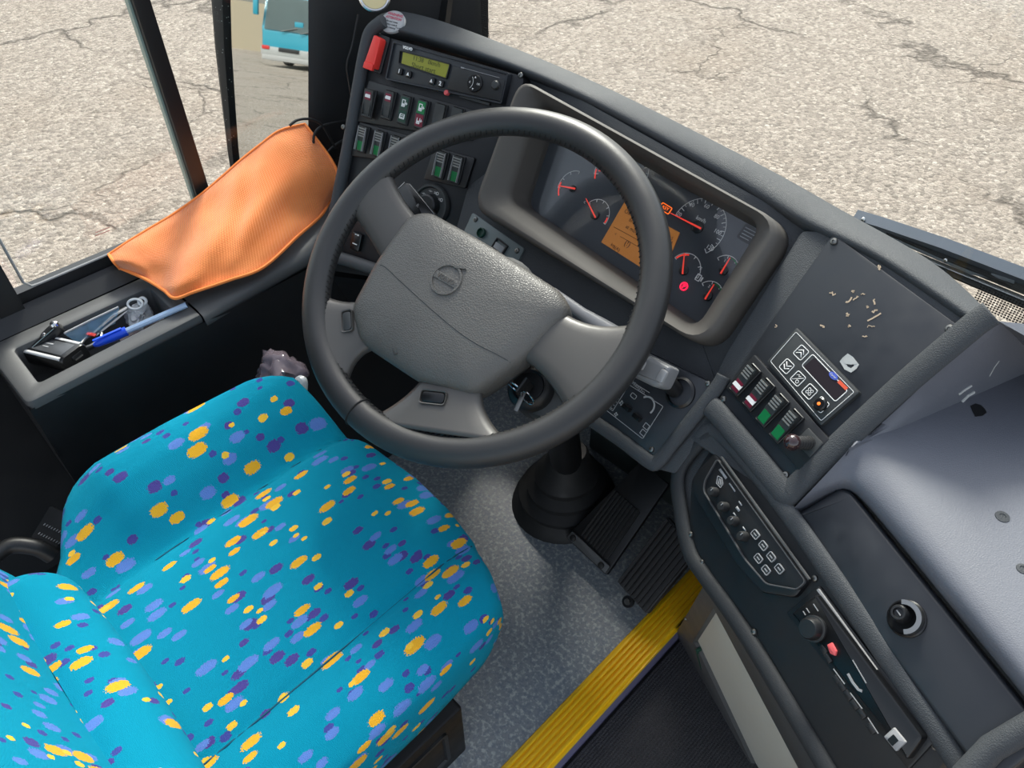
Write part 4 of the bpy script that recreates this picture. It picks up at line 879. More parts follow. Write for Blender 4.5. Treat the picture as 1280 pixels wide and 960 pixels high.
# hub: padded block rising towards the driver
hp = [(512, 268), (537, 264), (606, 302), (702, 364), (714, 388), (652, 452), (592, 494), (524, 478), (449, 428), (438, 386), (470, 326)]
H0 = roundpoly(WP.pts(hp), [.012, .012, .03, .012, .012, .02, .012, .02, .014, .014, .02], 4)
c0 = sum((Vector(p) for p in H0), Vector((0, 0)))/len(H0)
rings = []
for s, z in ((.93, -.052), (.99, -.030), (1.0, -.016), (1.0, -.006), (.985, .001), (.95, .006), (.90, .0095), (.80, .013), (.6, .0165), (.35, .0185), (.12, .019)): rings.append([(*(c0+(p-c0)*s), z) for p in H0])
bm = B(); loft(bm, rings, True, True, True)
def hubz(u, v):
    # height of the pad along its own loft
    d = Vector((u, v))-c0; best = 1
    if d.length > 1e-6:
        for i in range(len(H0)):
            a, b_ = H0[i-1]-c0, H0[i]-c0; den = d.x*(b_-a).y - d.y*(b_-a).x
            if abs(den) < 1e-12: continue
            t = (a.x*(b_-a).y - a.y*(b_-a).x)/den; s_ = (a.x*d.y - a.y*d.x)/den
            if t > 0 and -.001 <= s_ <= 1.001: best = 1/t; break
    else: best = 0
    prof = [(0, .019), (.12, .019), (.35, .0185), (.6, .0165), (.8, .013), (.9, .0095), (.95, .006), (1, -.006)]
    for (s0, z0), (s1, z1) in zip(prof, prof[1:]):
        if best <= s1: return z0+(z1-z0)*(best-s0)/(s1-s0)
    return -.006
hub = part('hub_pad', bm, M['hub'], sw, WP, smooth=180)
def onhub(L, h=.0004): return [(u, v, hubz(u, v)+h) for u, v in L]
WH = WP.off(.016)
bm = B(); S = [(473, 329), (481, 333), (500, 351), (523, 372), (550, 396), (576, 417), (598, 431), (617, 440), (638, 451)]
L = spline([(*p, 0) for p in WH.pts(S)], 4); tube(bm, onhub([(p.x, p.y) for p in L], -.0002), .0008, 6); part('pad_seam', bm, M['rocker'], hub, WP)
# embossed maker's emblem: ring, arrow and bar
eu, ev = WH.uv(559, 350.5); bm = B(); er = .0195
ang0 = math.atan2(*reversed(WH.uv(572, 341)-WH.uv(559, 350.5)))
L = [(eu+er*math.cos(t), ev+er*math.sin(t)) for t in [2*math.pi*i/40 for i in range(40)]]
sweep(bm, onhub(L, .0004), [(-.0017, -.001), (.0017, -.001), (.0012, .0018), (-.0012, .0018)], True, up=(0, 0, 1))
c_, s_ = math.cos(ang0), math.sin(ang0)
def E_(x, y): return (eu+c_*x-s_*y, ev+s_*x+c_*y)
P = [E_(er-.001, -.002), E_(er+.0075, -.0055), E_(er+.0075, .0055)]
P = [E_(er+.0068, .0068), E_(er-.004, .0062), E_(er+.0075, -.0052)]
z0 = hubz(eu, ev); slab(bm, P, z0-.002, z0+.0018, .0003)
d2 = WH.uv(572, 358)-WH.uv(546, 343); a2 = math.atan2(d2.y, d2.x)
P = rect(eu, ev, .037, .0095, a2); slab(bm, P, z0-.002, z0+.0016, .0003)
em = part('emblem', bm, M['hub'], hub, WP)
bm = B(); text(bm, 'VOLVO', .0080, T(eu, ev, z0+.0018, a2), .0008, bold=.0003); part('emblem_lettering', bm, M['bezel'], em, WP, smooth=None)
bm = B(); u, v = WH.uv(492, 437); P = rrect(u, v, .009, .006, .001, R(-38)); frame_ring(bm, P, inset(P, .001), [(0, .002), (0, hubz(u, v)+.0006), (1, hubz(u, v)+.0006), (1, .002)]); part('embossed_mark', bm, M['rocker'], hub, WP)
# spokes
def bez(a, b_, c, n): return [a*(1-t)**2+b_*2*t*(1-t)+c*t*t for t in [i/n for i in range(n+1)]]
def spoke(A, Bc, C_, D, E2, F2, zh=-.012, zr=0, th=.012, n=10):
    """left edge A-Bc-C_, right edge D-E2-F2 (pixels on the wheel plane), hub to rim"""
    l = bez(*[Vector((*WP.uv(*p), 0)) for p in (A, Bc, C_)], n); r = bez(*[Vector((*WP.uv(*p), 0)) for p in (D, E2, F2)], n)
    rings = []
    for i in range(n+1):
        t = i/n; zc = zh+(zr-zh)*t; h = th*(1-.1*t); a, b_ = l[i], r[i]; ring = []
        for k in range(16):
            q = 2*math.pi*k/16; cs, sn = math.cos(q), math.sin(q)
            x = abs(cs)**.62*(1 if cs > 0 else -1); y = abs(sn)**.8*(1 if sn > 0 else -1)
            p = a.lerp(b_, .5+x*.5); ring.append((p.x, p.y, zc + y*h))
        rings.append(ring)
    bm = B(); loft(bm, rings, True, True, True); return part('spoke', bm, M['spoke'], sw, WP, smooth=180)
spoke((486, 345), (456, 285), (434, 258), (528, 280), (492, 240), (488, 208), zh=-.012)
spoke((688, 374), (735, 422), (812, 400), (640, 440), (690, 462), (716, 536), zh=-.012)
s3 = spoke((466, 368), (426, 386), (386, 358), (472, 430), (432, 436), (432, 500), zh=-.014)
s4 = spoke((530, 460), (505, 505), (448, 528), (600, 476), (594, 518), (640, 556), zh=-.014)
def wang(p, q_):
    d = WP.uv(*q_)-WP.uv(*p); return math.atan2(d.y, d.x)
for x, y, par, w, h, rot in ((436, 403, s3, .012, .026, wang((437, 416), (436, 390))-math.pi/2), (543, 498, s4, .030, .013, wang((528, 496), (556, 499)))):
    u, v = WP.uv(x, y); mm = WP.m @ T(u, v, .0035, rot); bm = B(); P = rrect(0, 0, w+.006, h+.006, .006, 0, 5); frame_ring(bm, P, inset(P, .0025), [(0, -.004), (.3, .0035), (.8, .003), (1, -.003)]); k_ = part('button_bezel', bm, M['spoke'], par, mm)
    bm = B(); P = rrect(0, 0, w, h, .0055, 0, 5); slab(bm, P, -.004, .0022, .0012); part('horn_button', bm, M['rocker'] if w < h else M['gloss'], par, mm)
# ================================================================ STEERING COLUMN
wb = wc - wn_*.06
col = root('steering_column', 'black steering column with stalks and rubber floor boot under the wheel', 'steering column', Matrix.Translation((-.66, .80, 0)))
bm = B(); QZ = wn_.to_track_quat('Z', 'Y').to_matrix().to_4x4()
lathe(bm, [(.030, -.30), (.040, -.26), (.058, -.18), (.064, -.11), (.062, -.07), (.050, -.058)], 28, Matrix.Translation(wc) @ QZ); part('shroud', bm, M['trim'], col)
pf = Vector((-.665, .835, .0)); p1 = wc - wn_*.26
bm = B(); sweep(bm, spline([p1+wn_*.05, p1, p1.lerp(pf, .45)+Vector((0, .03, 0)), pf+Vector((0, 0, .10)), pf], 6), circ(0, 0, .034, 16)); part('column_tube', bm, M['black'], col)
bm = B(); prof = [(.115, 0), (.112, .012), (.098, .03), (.10, .042), (.082, .055), (.084, .070), (.066, .085), (.068, .1), (.050, .125), (.042, .16), (.036, .17)]
lathe(bm, prof, 32, Matrix.Translation(pf) @ Matrix.Diagonal((1, 1.1, 1, 1))); part('floor_boot', bm, M['rubber'], col)
WS = WP.off(-.055)
bm = B(); P = WS.pts([(494, 240), (507, 227.5), (513, 229), (556, 280), (540, 300)]); slab(bm, roundpoly(P, .004), -.012, .0, .003); st = part('stalk', bm, M['gloss'], col, WS, label='flat gloss black stalk head left of the hub')
bm = B(); line2(bm, WS.pts([(494, 240), (506, 228)]), .0012, .0, .0008); line2(bm, WS.pts([(512, 230), (543, 268)]), .0007, .0, .0008); text(bm, 'R', .007, T(*WS.uv(522, 257), .0002)); part('stalk_edge', bm, M['silver'], st, WS, smooth=None)
bm = B(); L = [WS.w(*WS.uv(690, 365)), WS.w(*WS.uv(728, 392)), WS.w(*WS.uv(752, 408)), WS.w(*WS.uv(772, 420))]; sweep(bm, L, [(.0085*math.cos(t), .006*math.sin(t)) for t in [i*math.pi/6 for i in range(12)]], up=wn_, scale=[.8, .9, 1.25, 1.3]); part('stalk', bm, M['silver'], col, label='grey stalk right of the hub')
# ignition barrel and keys
WI = WP.off(-.06); u, v = WI.uv(660, 482); mm = WI.m @ T(u, v)
bm = B(); lathe(bm, [(.030, -.06), (.030, -.012), (.027, -.004), (.021, 0), (.0185, -.004), (.0005, -.005)], 28, None, cap=False); part('ignition_barrel', bm, M['black'], col, mm)
bm = B(); P = WI.pts([(640, 462), (668, 455), (720, 470), (712, 498), (676, 520), (640, 505)]); slab(bm, roundpoly(P, .012), -.05, -.018, .006); part('ignition_shroud', bm, M['rocker'], col, WI)
ky = root('ignition_keys', 'bunch of keys hanging from the ignition under the wheel', 'keys', mm)
bm = B(); box(bm, (.004, -.002, .008), (.004, .012, .022), .001); box(bm, (.004, -.006, .022), (.0035, .022, .016), .0015); part('key', bm, M['rubber'], ky, mm)
bm = B(); tube(bm, [(-.006+.012*math.cos(t), -.012+.002*math.sin(t), .016+.011*math.sin(t)) for t in [i*math.pi/12 for i in range(24)]], .0011, 6, True); part('key_ring', bm, M['chrome'], ky, mm)
bm = B(); tube(bm, [(.016+.010*math.cos(t), -.014+.004*math.sin(t), .018+.010*math.sin(t)) for t in [i*math.pi/12 for i in range(24)]], .0010, 6, True); part('key_ring', bm, M['chrome'], ky, mm)
bm = B(); box(bm, (.003, -.024, .012), (.006, .026, .0018), .0006, Matrix.Rotation(.25, 4, 'Z')); part('key', bm, M['screw'], ky, mm)
# ================================================================ CAB SHELL
GZ = -1.0
bm = B(); box(bm, (-.7765, -.1, -.03), (.959-.06+.06, 2.5, .06)); struct('floor', bm, M['floor'], m=None)
bm = B(); box(bm, (-.294, -.1, -.05), (.006, 2.5, .095)); struct('trim_1', bm, plain('riser_lilac', srgb(120, 118, 150), .5))
bm = B(); box(bm, (.35, -.1, -.085), (1.282, 2.5, .04)); struct('floor_step', bm, M['darkwall'])
bm = B(); box(bm, (.28, .02, -.058), (1.13, 2.1, .012), .004); solo('entrance_mat', bm, M['mat'], 'black ribbed rubber mat in the entrance step well', 'mat')
nb = root('step_edge_strip', 'bright yellow ribbed nosing strip along the cab floor edge', 'step nosing', Matrix.Translation((-.32, .2, 0)))
bm = B(); prof = [(-.032, 0), (-.030, .003)]
for k in range(6): x = -.025+k*.0092; prof += [(x, .002), (x+.0012, .0075), (x+.0050, .0075), (x+.0062, .002)]
prof += [(.032, .003), (.033, -.004), (.0305, -.008), (.029, 0)]
loft(bm, [[(-.323+x, -1.0, z) for x, z in prof], [(-.323+x, .95, z) for x, z in prof]], True, True, True); part('tread', bm, M['yellow'], nb, smooth=30)
bm = B(); box(bm, (-1.25, -.3, -.20), (.06, 2.9, 1.60)); box(bm, (-1.218, -.3, .62), (.012, 2.9, .06)); box(bm, (-1.25, -.83, 1.3), (.06, 1.84, 1.25)); struct('wall_left', bm, M['darktrim_shade'])
bm = B(); box(bm, (.0, 1.17, .05), (2.5, .06, 1.1)); struct('wall_front', bm, M['darkwall'])
# side window: frame, sliding divider, two panes
wf = root('window_1', 'driver side window with a black vertical divider', 'window', Matrix.Translation((-1.22, .4, .68))); wf['kind'] = 'structure'
bm = B(); sweep(bm, [(-1.212, .105, .66), (-1.212, .75, .66)], rect(0, 0, .020, .052)); sweep(bm, [(-1.215, .105, .66), (-1.215, .105, 1.85)], rect(0, 0, .036, .05)); part('window_frame', bm, M['black'], wf)
bm = B(); L = [(-1.203, .140, 1.8), (-1.203, .140, .70), (-1.203, .148, .689), (-1.203, .16, .688), (-1.203, .70, .688)]; tube(bm, L, .0022, 6); part('rubber_bead', bm, M['silver'], wf)
bm = B(); box(bm, (-1.225, .455, 1.26), (.030, .026, 1.18), .004); part('divider', bm, M['black'], wf)
bm = B(); box(bm, (-1.226, .4405, 1.26), (.012, .004, 1.18)); part('glass_edge', bm, plain('glass_edge_green', srgb(130, 150, 142), .25), wf)
bm = B(); box(bm, (-1.226, .29, 1.26), (.004, .31, 1.18)); part('pane', bm, M['glass'], wf, smooth=20)
bm = B(); box(bm, (-1.232, .62, 1.26), (.004, .34, 1.18)); part('pane', bm, M['glass'], wf, smooth=20)
bm = B(); sx = [onx(119+k*5, 296-k*2.6, -1.222) for k in range(5)]
for k in range(2): tube(bm, [onx(119, 291+k*4, -1.2235), onx(137, 284+k*4, -1.2235)], .0008, 4)
part('etched_mark', bm, plain('etch_red', srgb(170, 120, 110), .6), wf)
# A pillar
pb = [(-1.222, .630, .50), (-1.210, .655, .50), (-1.195, .76, .50), (-1.165, .90, .50), (-1.118, .985, .50), (-1.105, 1.03, .50), (-1.22, 1.03, .50), (-1.30, .70, .50)]
pt = [(x, y+(.30-.26*max(0, (y-.63)/.4)), 1.85) for x, y, z in pb]
bm = B(); loft(bm, [pb, pt], True, True, True); struct('trim_2', bm, M['darktrim_shade'], smooth=60)
bm = B(); L = spline([(-1.168, .88, .52), (-1.155, .96, .9), (-1.14, 1.03, 1.2), (-1.13, 1.1, 1.5)], 4); sweep(bm, L, rect(0, 0, .012, .055)); struct('trim_3', bm, M['black'])
rv = onx(468, -4, -1.135); mm = Matrix.Translation(rv) @ (CAM-rv).to_track_quat('Z', 'Y').to_matrix().to_4x4()
r_ = root('round_mirror', 'round chrome-rimmed glass on the black windscreen pillar', 'mirror', mm)
bm = B(); tube(bm, [(.024*math.cos(t), .021*math.sin(t), 0) for t in [i*math.pi/20 for i in range(40)]], .0035, 8, True); part('rim', bm, M['chrome'], r_, mm)
bm = B(); slab(bm, circ(0, 0, .0235, 32, .0205), -.004, .0); part('glass', bm, plain('amber_reflector', srgb(225, 205, 150), .12), r_, mm)
# windscreen
ws = root('window_2', 'windscreen above the dashboard', 'window', Matrix.Translation((0, 1.03, .7))); ws['kind'] = 'structure'
def wy(z): return 1.035 - (z-.75)*.12
bm = B(); loft(bm, [[(-1.12, wy(.62), .62), (1.2, wy(.62), .62), (1.2, wy(.62)+.006, .62), (-1.12, wy(.62)+.006, .62)], [(-1.12, wy(1.95), 1.95), (1.2, wy(1.95), 1.95), (1.2, wy(1.95)+.006, 1.95), (-1.12, wy(1.95)+.006, 1.95)]], True, True, True); part('pane', bm, M['glass'], ws, smooth=20)
def quad_uv(name, P, mat, par):
    bm = B(); uvl = bm.loops.layers.uv.new('UVMap'); vs = [bm.verts.new(p) for p in P]; f = bm.faces.new(vs)
    a = (P[1]-P[0]).normalized(); n_ = a.cross(P[-1]-P[0]).normalized(); b_ = n_.cross(a)
    for l in f.loops: d = l.vert.co-P[0]; l[uvl].uv = (d.dot(a), d.dot(b_))
    return part(name, bm, mat, par)
quad_uv('frit_band', [Vector((-.14, wy(.755)-.002, .755)), Vector((1.15, wy(.755)-.002, .755)), Vector((1.15, wy(.792)-.002, .792)), Vector((-.14, wy(.79)-.002, .79))], M['frit'], ws)
quad_uv('frit_band', [Vector((-1.105, wy(.8)-.002, .8)), Vector((-1.085, wy(.8)-.002, .8)), Vector((-1.04, wy(1.3)-.002, 1.3)), Vector((-1.06, wy(1.3)-.002, 1.3))], M['frit'], ws)
# wiper parked along the bottom of the windscreen (outside)
wp = root('windscreen_wiper', 'parked windscreen wiper lying along the bottom edge of the windscreen', 'wiper', Matrix.Translation((-.1, 1.06, .82)))
Y = 1.06
def wl(pts): return [ony(x, y, Y) for x, y in pts]
flat = lambda a, b_: [(a*math.cos(t), b_*math.sin(t)) for t in [i*math.pi/5 for i in range(10)]]
bm = B(); sweep(bm, wl([(1070, 272), (1100, 281), (1180, 308), (1290, 350), (1420, 400)]), rect(0, 0, .016, .020), up=(0, -.6, .8)); part('blade_spoiler', bm, plain('wiper_grey', srgb(88, 96, 108), .4), wp)
bm = B(); sweep(bm, wl([(1092, 284), (1150, 310), (1215, 338), (1270, 350)]), flat(.006, .005), up=(0, -.6, .8)); part('wiper_arm', bm, plain('wiper_arm_grey', srgb(110, 116, 124), .35), wp)
bm = B(); sweep(bm, wl([(1110, 290), (1190, 325), (1290, 365), (1420, 420)]), rect(0, 0, .010, .012), up=(0, -.6, .8)); part('blade_rubber', bm, M['rubber'], wp)
bm = B(); a = ony(1092, 284, Y); tube(bm, [a, a+Vector((-.02, .03, -.10)), a+Vector((-.02, .06, -.25))], .009, 10); part('wiper_pivot', bm, M['black'], wp)
bm = B(); sweep(bm, wl([(1137, 315), (1200, 341), (1285, 376), (1420, 434)]), rect(0, 0, .006, .005), up=(0, -.6, .8)); part('steel_strip', bm, M['chrome'], wp)
bm = B(); sweep(bm, wl([(1150, 325), (1200, 347), (1285, 383), (1420, 441)]), rect(0, 0, .008, .006), up=(0, -.6, .8)); part('blade_rubber', bm, M['black'], wp)
bm = B()
for x, y in ((1079, 274.5), (1182, 325)): ball(bm, ony(x, y, Y-.012), .0035, seg=8)
part('pivot_pin', bm, M['chrome'], wp)
# ---------------------------------------------------------------- footwell
bm = B(); box(bm, (-.60, 1.06, .21), (.26, .14, .42), .01); box(bm, (-.44, 1.05, .36), (.10, .12, .24), .01); solo('heater_box', bm, M['greenwall'], 'dull grey-green box on the footwell bulkhead above the brake pedal', 'box')
bm = B(); loft(bm, [[(-.285, .80, -.0), (-.285, 1.15, .0)], [(-.28, .80, .55), (-.28, 1.15, .55)]], False); bmesh.ops.solidify(bm, geom=bm.faces[:], thickness=.02); struct('wall_right', bm, M['darkwall'])
bm = B(); box(bm, (-.70, .93, .60), (.86, .36, .02)); part('underside', bm, M['darkwall'], dash)
bm = B(); loft(bm, [[PL.w(*PL.uv(408, 345), -.012), PL.w(*PL.uv(566, 364), -.012)], [PL.w(*PL.uv(408, 345), -.012)+Vector((-.02, .04, -.10)), PL.w(*PL.uv(566, 364), -.012)+Vector((-.02, .06, -.10))], [Vector((-1.12, .72, .3)), Vector((-.80, .80, .3))]], False); part('pod_underside', bm, M['darktrim_shade'], dash)
# pedals
BP = Plane(0, 36, onz(733, 695, .035))
pd = root('brake_pedal', 'wide brake treadle with ribbed black pad and grey bolted bar', 'pedal', BP.m)
bm = B(); slab(bm, roundpoly(BP.pts([(706, 671), (757, 719), (836, 604), (800, 576)]), .006), -.016, -.004, .002); part('plate', bm, M['black'], pd, BP)
bm = B(); P = BP.pts([(726, 668), (759, 700), (800, 640), (768, 612)]); slab(bm, roundpoly(P, .005), -.005, .001, .001)
a, b_, c_, d_ = [Vector(p) for p in P]
for k in range(9):
    t = (k+.5)/9; line2(bm, [a.lerp(b_, t), d_.lerp(c_, t)], .0045, 0, .005)
part('ribbed_pad', bm, M['rubber'], pd, BP)
bm = B(); P = BP.pts([(709, 672), (757, 717), (763, 708), (716, 664)]); slab(bm, roundpoly(P, .003), -.005, .004, .0015); part('clamp_bar', bm, plain('worn_grey', srgb(95, 97, 98), .45, .4), pd, BP)
for x, y in ((717, 673), (752, 707)):
    bm = B(); lathe(bm, [(.007, 0), (.0065, .003), (.004, .0045), (.0005, .0045)], 14); part('bolt', bm, M['rubber'], pd, BP.m @ T(*BP.uv(x, y), .004))
AP = Plane(-6, 40, onz(790, 748, .04))
pd = root('accelerator_pedal', 'ribbed black accelerator pedal beside the yellow strip', 'pedal', AP.m)
bm = B(); P = AP.pts([(771, 727), (808, 768), (872, 690), (834, 645)]); slab(bm, roundpoly(P, .006), -.015, 0, .002)
a, b_, c_, d_ = [Vector(p) for p in P]
for k in range(8): t = (k+.6)/8.2; line2(bm, [a.lerp(b_, t).lerp(d_.lerp(c_, t), .02), a.lerp(b_, t).lerp(d_.lerp(c_, t), .98)], .006, 0, .0065)
part('ribbed_pad', bm, plain('pedal_rubber', srgb(42, 42, 43), .6, var=.3), pd, AP)
bm = B(); u, v = AP.uv(783, 752); lathe(bm, [(.012, -.014), (.012, -.006), (.0005, -.006)], 18, T(u, v)); part('hinge_lug', bm, M['black'], pd, AP)
bm = B(); lathe(bm, [(.007, -.006), (.006, -.002), (.0005, -.002)], 12, T(u, v)); part('bolt', bm, M['steel'], pd, AP)

# ================================================================ SIDE CONSOLE
sc_ = root('side_console', 'long grey side console, its front painted shade-dark, with open tray under the driver window', 'console', Matrix.Translation((-1.1, .3, 0)))
CZ = .65
bm = B()
Po = [(-1.165, .045), (-1.000, .045), (-1.006, .315), (-1.165, .315)]; Pi = [(-1.128, .076), (-1.030, .074), (-1.050, .288), (-1.128, .290)]
Pi = [(-1.130, .076), (-1.032, .074), (-1.040, .288), (-1.130, .290)]
Po_, Pi_ = roundpoly(Po, [.012, .012, .002, .002], 4), roundpoly(Pi, .008, 4)
frame_ring(bm, Po_, Pi_, [(0, .634), (0, CZ-.008), (.05, CZ-.002), (.14, CZ), (.88, CZ), (.97, CZ-.002), (1, CZ-.006), (1, CZ-.065)])
slab(bm, inset(Pi_, -.006), CZ-.08, CZ-.062)
part('tray_top', bm, M['trim'], sc_)
bm = B(); loft(bm, [[(-1.00, .05, .50), (-1.004, .317, .50), (-1.03, .60, .50), (-1.05, .70, .50)], [(-.998, .318, CZ-.02) if 0 else (-1.0, .05, .5), (-.996, .317, CZ-.016), (-1.012, .52, CZ-.012), (-1.052, .70, CZ+.0)], [(-1.0, .05, .5), (-1.003, .317, CZ+.001), (-1.020, .52, CZ+.004), (-1.062, .70, CZ+.022)], [(-1.165, .05, .5), (-1.165, .317, CZ+.001), (-1.165, .52, CZ+.004), (-1.165, .72, CZ+.022)]], False)
b2 = B(); loft(b2, [[(-1.018, .316, .62), (-1.030, .55, .62), (-1.08, .80, .60)], [(-.998, .316, CZ-.02), (-1.014, .52, CZ-.014), (-1.07, .80, CZ+.01)], [(-1.003, .316, CZ-.004), (-1.021, .52, CZ), (-1.08, .80, CZ+.03)], [(-1.02, .316, CZ), (-1.035, .52, CZ+.006), (-1.09, .80, CZ+.036)], [(-1.168, .316, CZ), (-1.168, .52, CZ+.006), (-1.168, .80, CZ+.036)]], False)
bm.free(); part('ledge', b2, M['trim'], sc_, smooth=180)
bm = B(); loft(bm, [[(-1.165, -.6, CZ-.05), (-1.165, .045, CZ-.002), (-1.165, .9, CZ+.004)], [(-1.185, -.6, CZ-.02), (-1.185, .045, CZ+.014), (-1.185, .9, CZ+.018)], [(-1.199, -.6, CZ+.012), (-1.199, .045, CZ+.018), (-1.199, .9, CZ+.022)]], False); part('sill_slope', bm, M['darktrim_shade'], sc_)
bm = B(); ys = [.045, .2, .4, .62, .95]
prof = [(-1.0008, .637), (-1.006, .59), (-1.03, .52), (-1.02, .40), (-1.02, .12), (-1.04, 0)]
loft(bm, [[(x-.03*max(0, y-.4)-.0, y, z) for y in ys] for x, z in prof], False)
loft(bm, [[(-1.001, .045, .64), (-1.165, .045, .64), (-1.2, .045, .66)], [(-1.06, .050, .35), (-1.165, .05, .35), (-1.21, .05, .35)], [(-1.08, .06, 0), (-1.165, .06, 0), (-1.21, .06, 0)]], False)
part('side_panel', bm, M['darktrim_shade'], sc_, smooth=40)  # same plastic as the tray top; its shade is painted as darker trim
bm = B(); loft(bm, [[(-1.012, .10, .42), (-1.012, .36, .43)], [(-.985, .10, .415), (-.985, .36, .425)], [(-.99, .10, .20), (-.99, .36, .20)]], False); bmesh.ops.solidify(bm, geom=bm.faces[:], thickness=.006); part('door_pocket', bm, M['darktrim_shade'], sc_)
bm = B(); lathe(bm, [(.004, 0), (.003, .0015), (.0005, .002)], 12); part('screw', bm, M['black'], sc_, Matrix.Translation(onz(233, 379, CZ+.001)))

# ================================================================ SEAT
seat = root('driver_seat', 'turquoise patterned driver seat with raised left bolster', 'seat', Matrix.Translation((-.6, .15, 0)))
def interp(T_, x):
    for (a, b_), (c, d) in zip(T_, T_[1:]):
        if x <= c:
            t = (x-a)/(c-a); t = max(0, min(1, t)); return b_+(d-b_)*t
    return T_[-1][1]
def smooth_(T_, x): return sum(interp(T_, x+o) for o in (-.012, 0, .012))/3
XL = [(-.06, -.77), (-.03, -.785), (.0, -.835), (.03, -.872), (.06, -.888), (.10, -.888), (.2, -.870), (.30, -.850), (.345, -.832), (.37, -.80), (.385, -.765)]
XR = [(-.06, -.345), (.2, -.345), (.30, -.350), (.35, -.368), (.385, -.40)]
YF = [(-.85, .352), (-.80, .366), (-.74, .378), (-.60, .388), (-.5, .384), (-.42, .372), (-.37, .352), (-.33, .33)]
def zc(x, y):
    T_ = [(-.90, .585), (-.875, .604), (-.85, .616), (-.82, .610), (-.785, .582), (-.752, .545), (-.735, .530), (-.716, .545), (-.69, .553), (-.60, .556), (-.50, .556), (-.458, .553), (-.446, .547), (-.434, .553), (-.40, .560), (-.372, .556), (-.35, .546), (-.33, .53)]
    z = interp(T_, x)
    if x < -.735:    # the bolster fades towards its rear end
        k = min(1, max(0, (y+.02)/.09)); z = .545+(z-.545)*(.35+.65*k)
    f = max(0, (y-.30)/.085); z += .010*max(0, (y-.05)/.3) - .022*f*f
    return z
nu, nv = 64, 34
def grid_obj(name, fn, nu, nv, mat, par, skirt=None, sub=0, closed=False):
    bm = B(); uvl = bm.loops.layers.uv.new('UVMap'); UVd = {}; g = []
    for j in range(nv+1):
        row = []
        for i in range(nu+1):
            p, t = fn(i/nu, j/nv); v = bm.verts.new(p); UVd[v] = t; row.append(v)
        g.append(row)
    for j in range(nv):
        for i in range(nu): bm.faces.new((g[j][i], g[j][i+1], g[j+1][i+1], g[j+1][i]))
    if skirt:
        loop = [g[0][i] for i in range(nu)] + [g[j][nu] for j in range(nv)] + [g[nv][i] for i in range(nu, 0, -1)] + [g[j][0] for j in range(nv, 0, -1)]
        n = len(loop); base = [v.co.copy() for v in loop]; nr = []
        for k in range(n):
            t = base[(k+2) % n]-base[k-2]; o = Vector((t.y, -t.x, 0)); o.normalize(); nr.append(o)
        prev = loop
        for off, dz in skirt:
            cur = []
            for k in range(n):
                v = bm.verts.new(base[k]+nr[k]*off+Vector((0, 0, dz))); u0 = UVd[loop[k]]; d_ = off-dz
                UVd[v] = (u0[0]+nr[k].x*d_, u0[1]+nr[k].y*d_); cur.append(v)
            for k in range(n): bm.faces.new((prev[k], cur[k], cur[(k+1) % n], prev[(k+1) % n]))
            prev = cur
        bm.faces.new(prev[::-1])
    for f in bm.faces:
        for l in f.loops: l[uvl].uv = UVd[l.vert]
    return part(name, bm, mat, par, smooth=180, sub=sub)
def fcush(s, v):
    x0 = -.85+.52*s; yf = interp(YF, x0); y = -.045+(yf+.045)*v
    xl, xr = smooth_(XL, y), smooth_(XR, y)
    x = xl+(xr-xl)*s
    # keep seams straight: warp so the two seams sit at constant x
    return (x, y, zc(x, y)), (x, y)
cush = grid_obj('seat_cushion', fcush, nu, nv, M['moquette'], seat, skirt=[(.006, -.006), (.010, -.018), (.011, -.04), (.008, -.07), (.002, -.10), (-.02, -.105)])
for x in (-.735, -.446):
    bm = B(); L = [(x, -.03+.40*k/30, zc(x, -.03+.40*k/30)+.0006) for k in range(31)]; tube(bm, L, .0013, 5); part('seam', bm, plain('seam_teal', srgb(0, 78, 100), .9), cush)
bm = B(); slab(bm, roundpoly([(-.85, -.05), (-.372, -.05), (-.372, .33), (-.42, .36), (-.80, .36), (-.85, .32)], .03), .425, .447, .004); part('seat_pan', bm, M['black'], seat)
def flum(s, v):
    x = -.752+.40*s; a = R(-50+v*150)
    e = 1-.35*max(0, (abs(s-.5)*2-.82)/.18)**2
    y = -.085+.058*math.cos(a)*e + .010*math.sin(s*math.pi); z = .590+.058*math.sin(a)*e
    return (x, y, z), (x, .35+v*.16)
grid_obj('lumbar_cushion', flum, 40, 14, M['moquette'], seat, sub=1)
bm = B(); rings = []
def fback(s, v):
    t = s*2*math.pi; zz = .60+.62*v; w = .225-.02*v-.05*max(0, v-.75); cx = -.575
    cs, sn = math.cos(t), math.sin(t)
    x = cx-.005+w*abs(cs)**.5*(1 if cs > 0 else -1); th = .058*(1-.25*v)
    y = -.114-.16*v*.95 + th*abs(sn)**.7*(1 if sn > 0 else -1) - (.018*math.cos((x-cx)/w*1.57) if sn > 0 else 0)
    return (x, y, zz), (x+ (0 if sn > 0 else 1), zz)
grid_obj('backrest', fback, 48, 16, M['moquette'], seat)
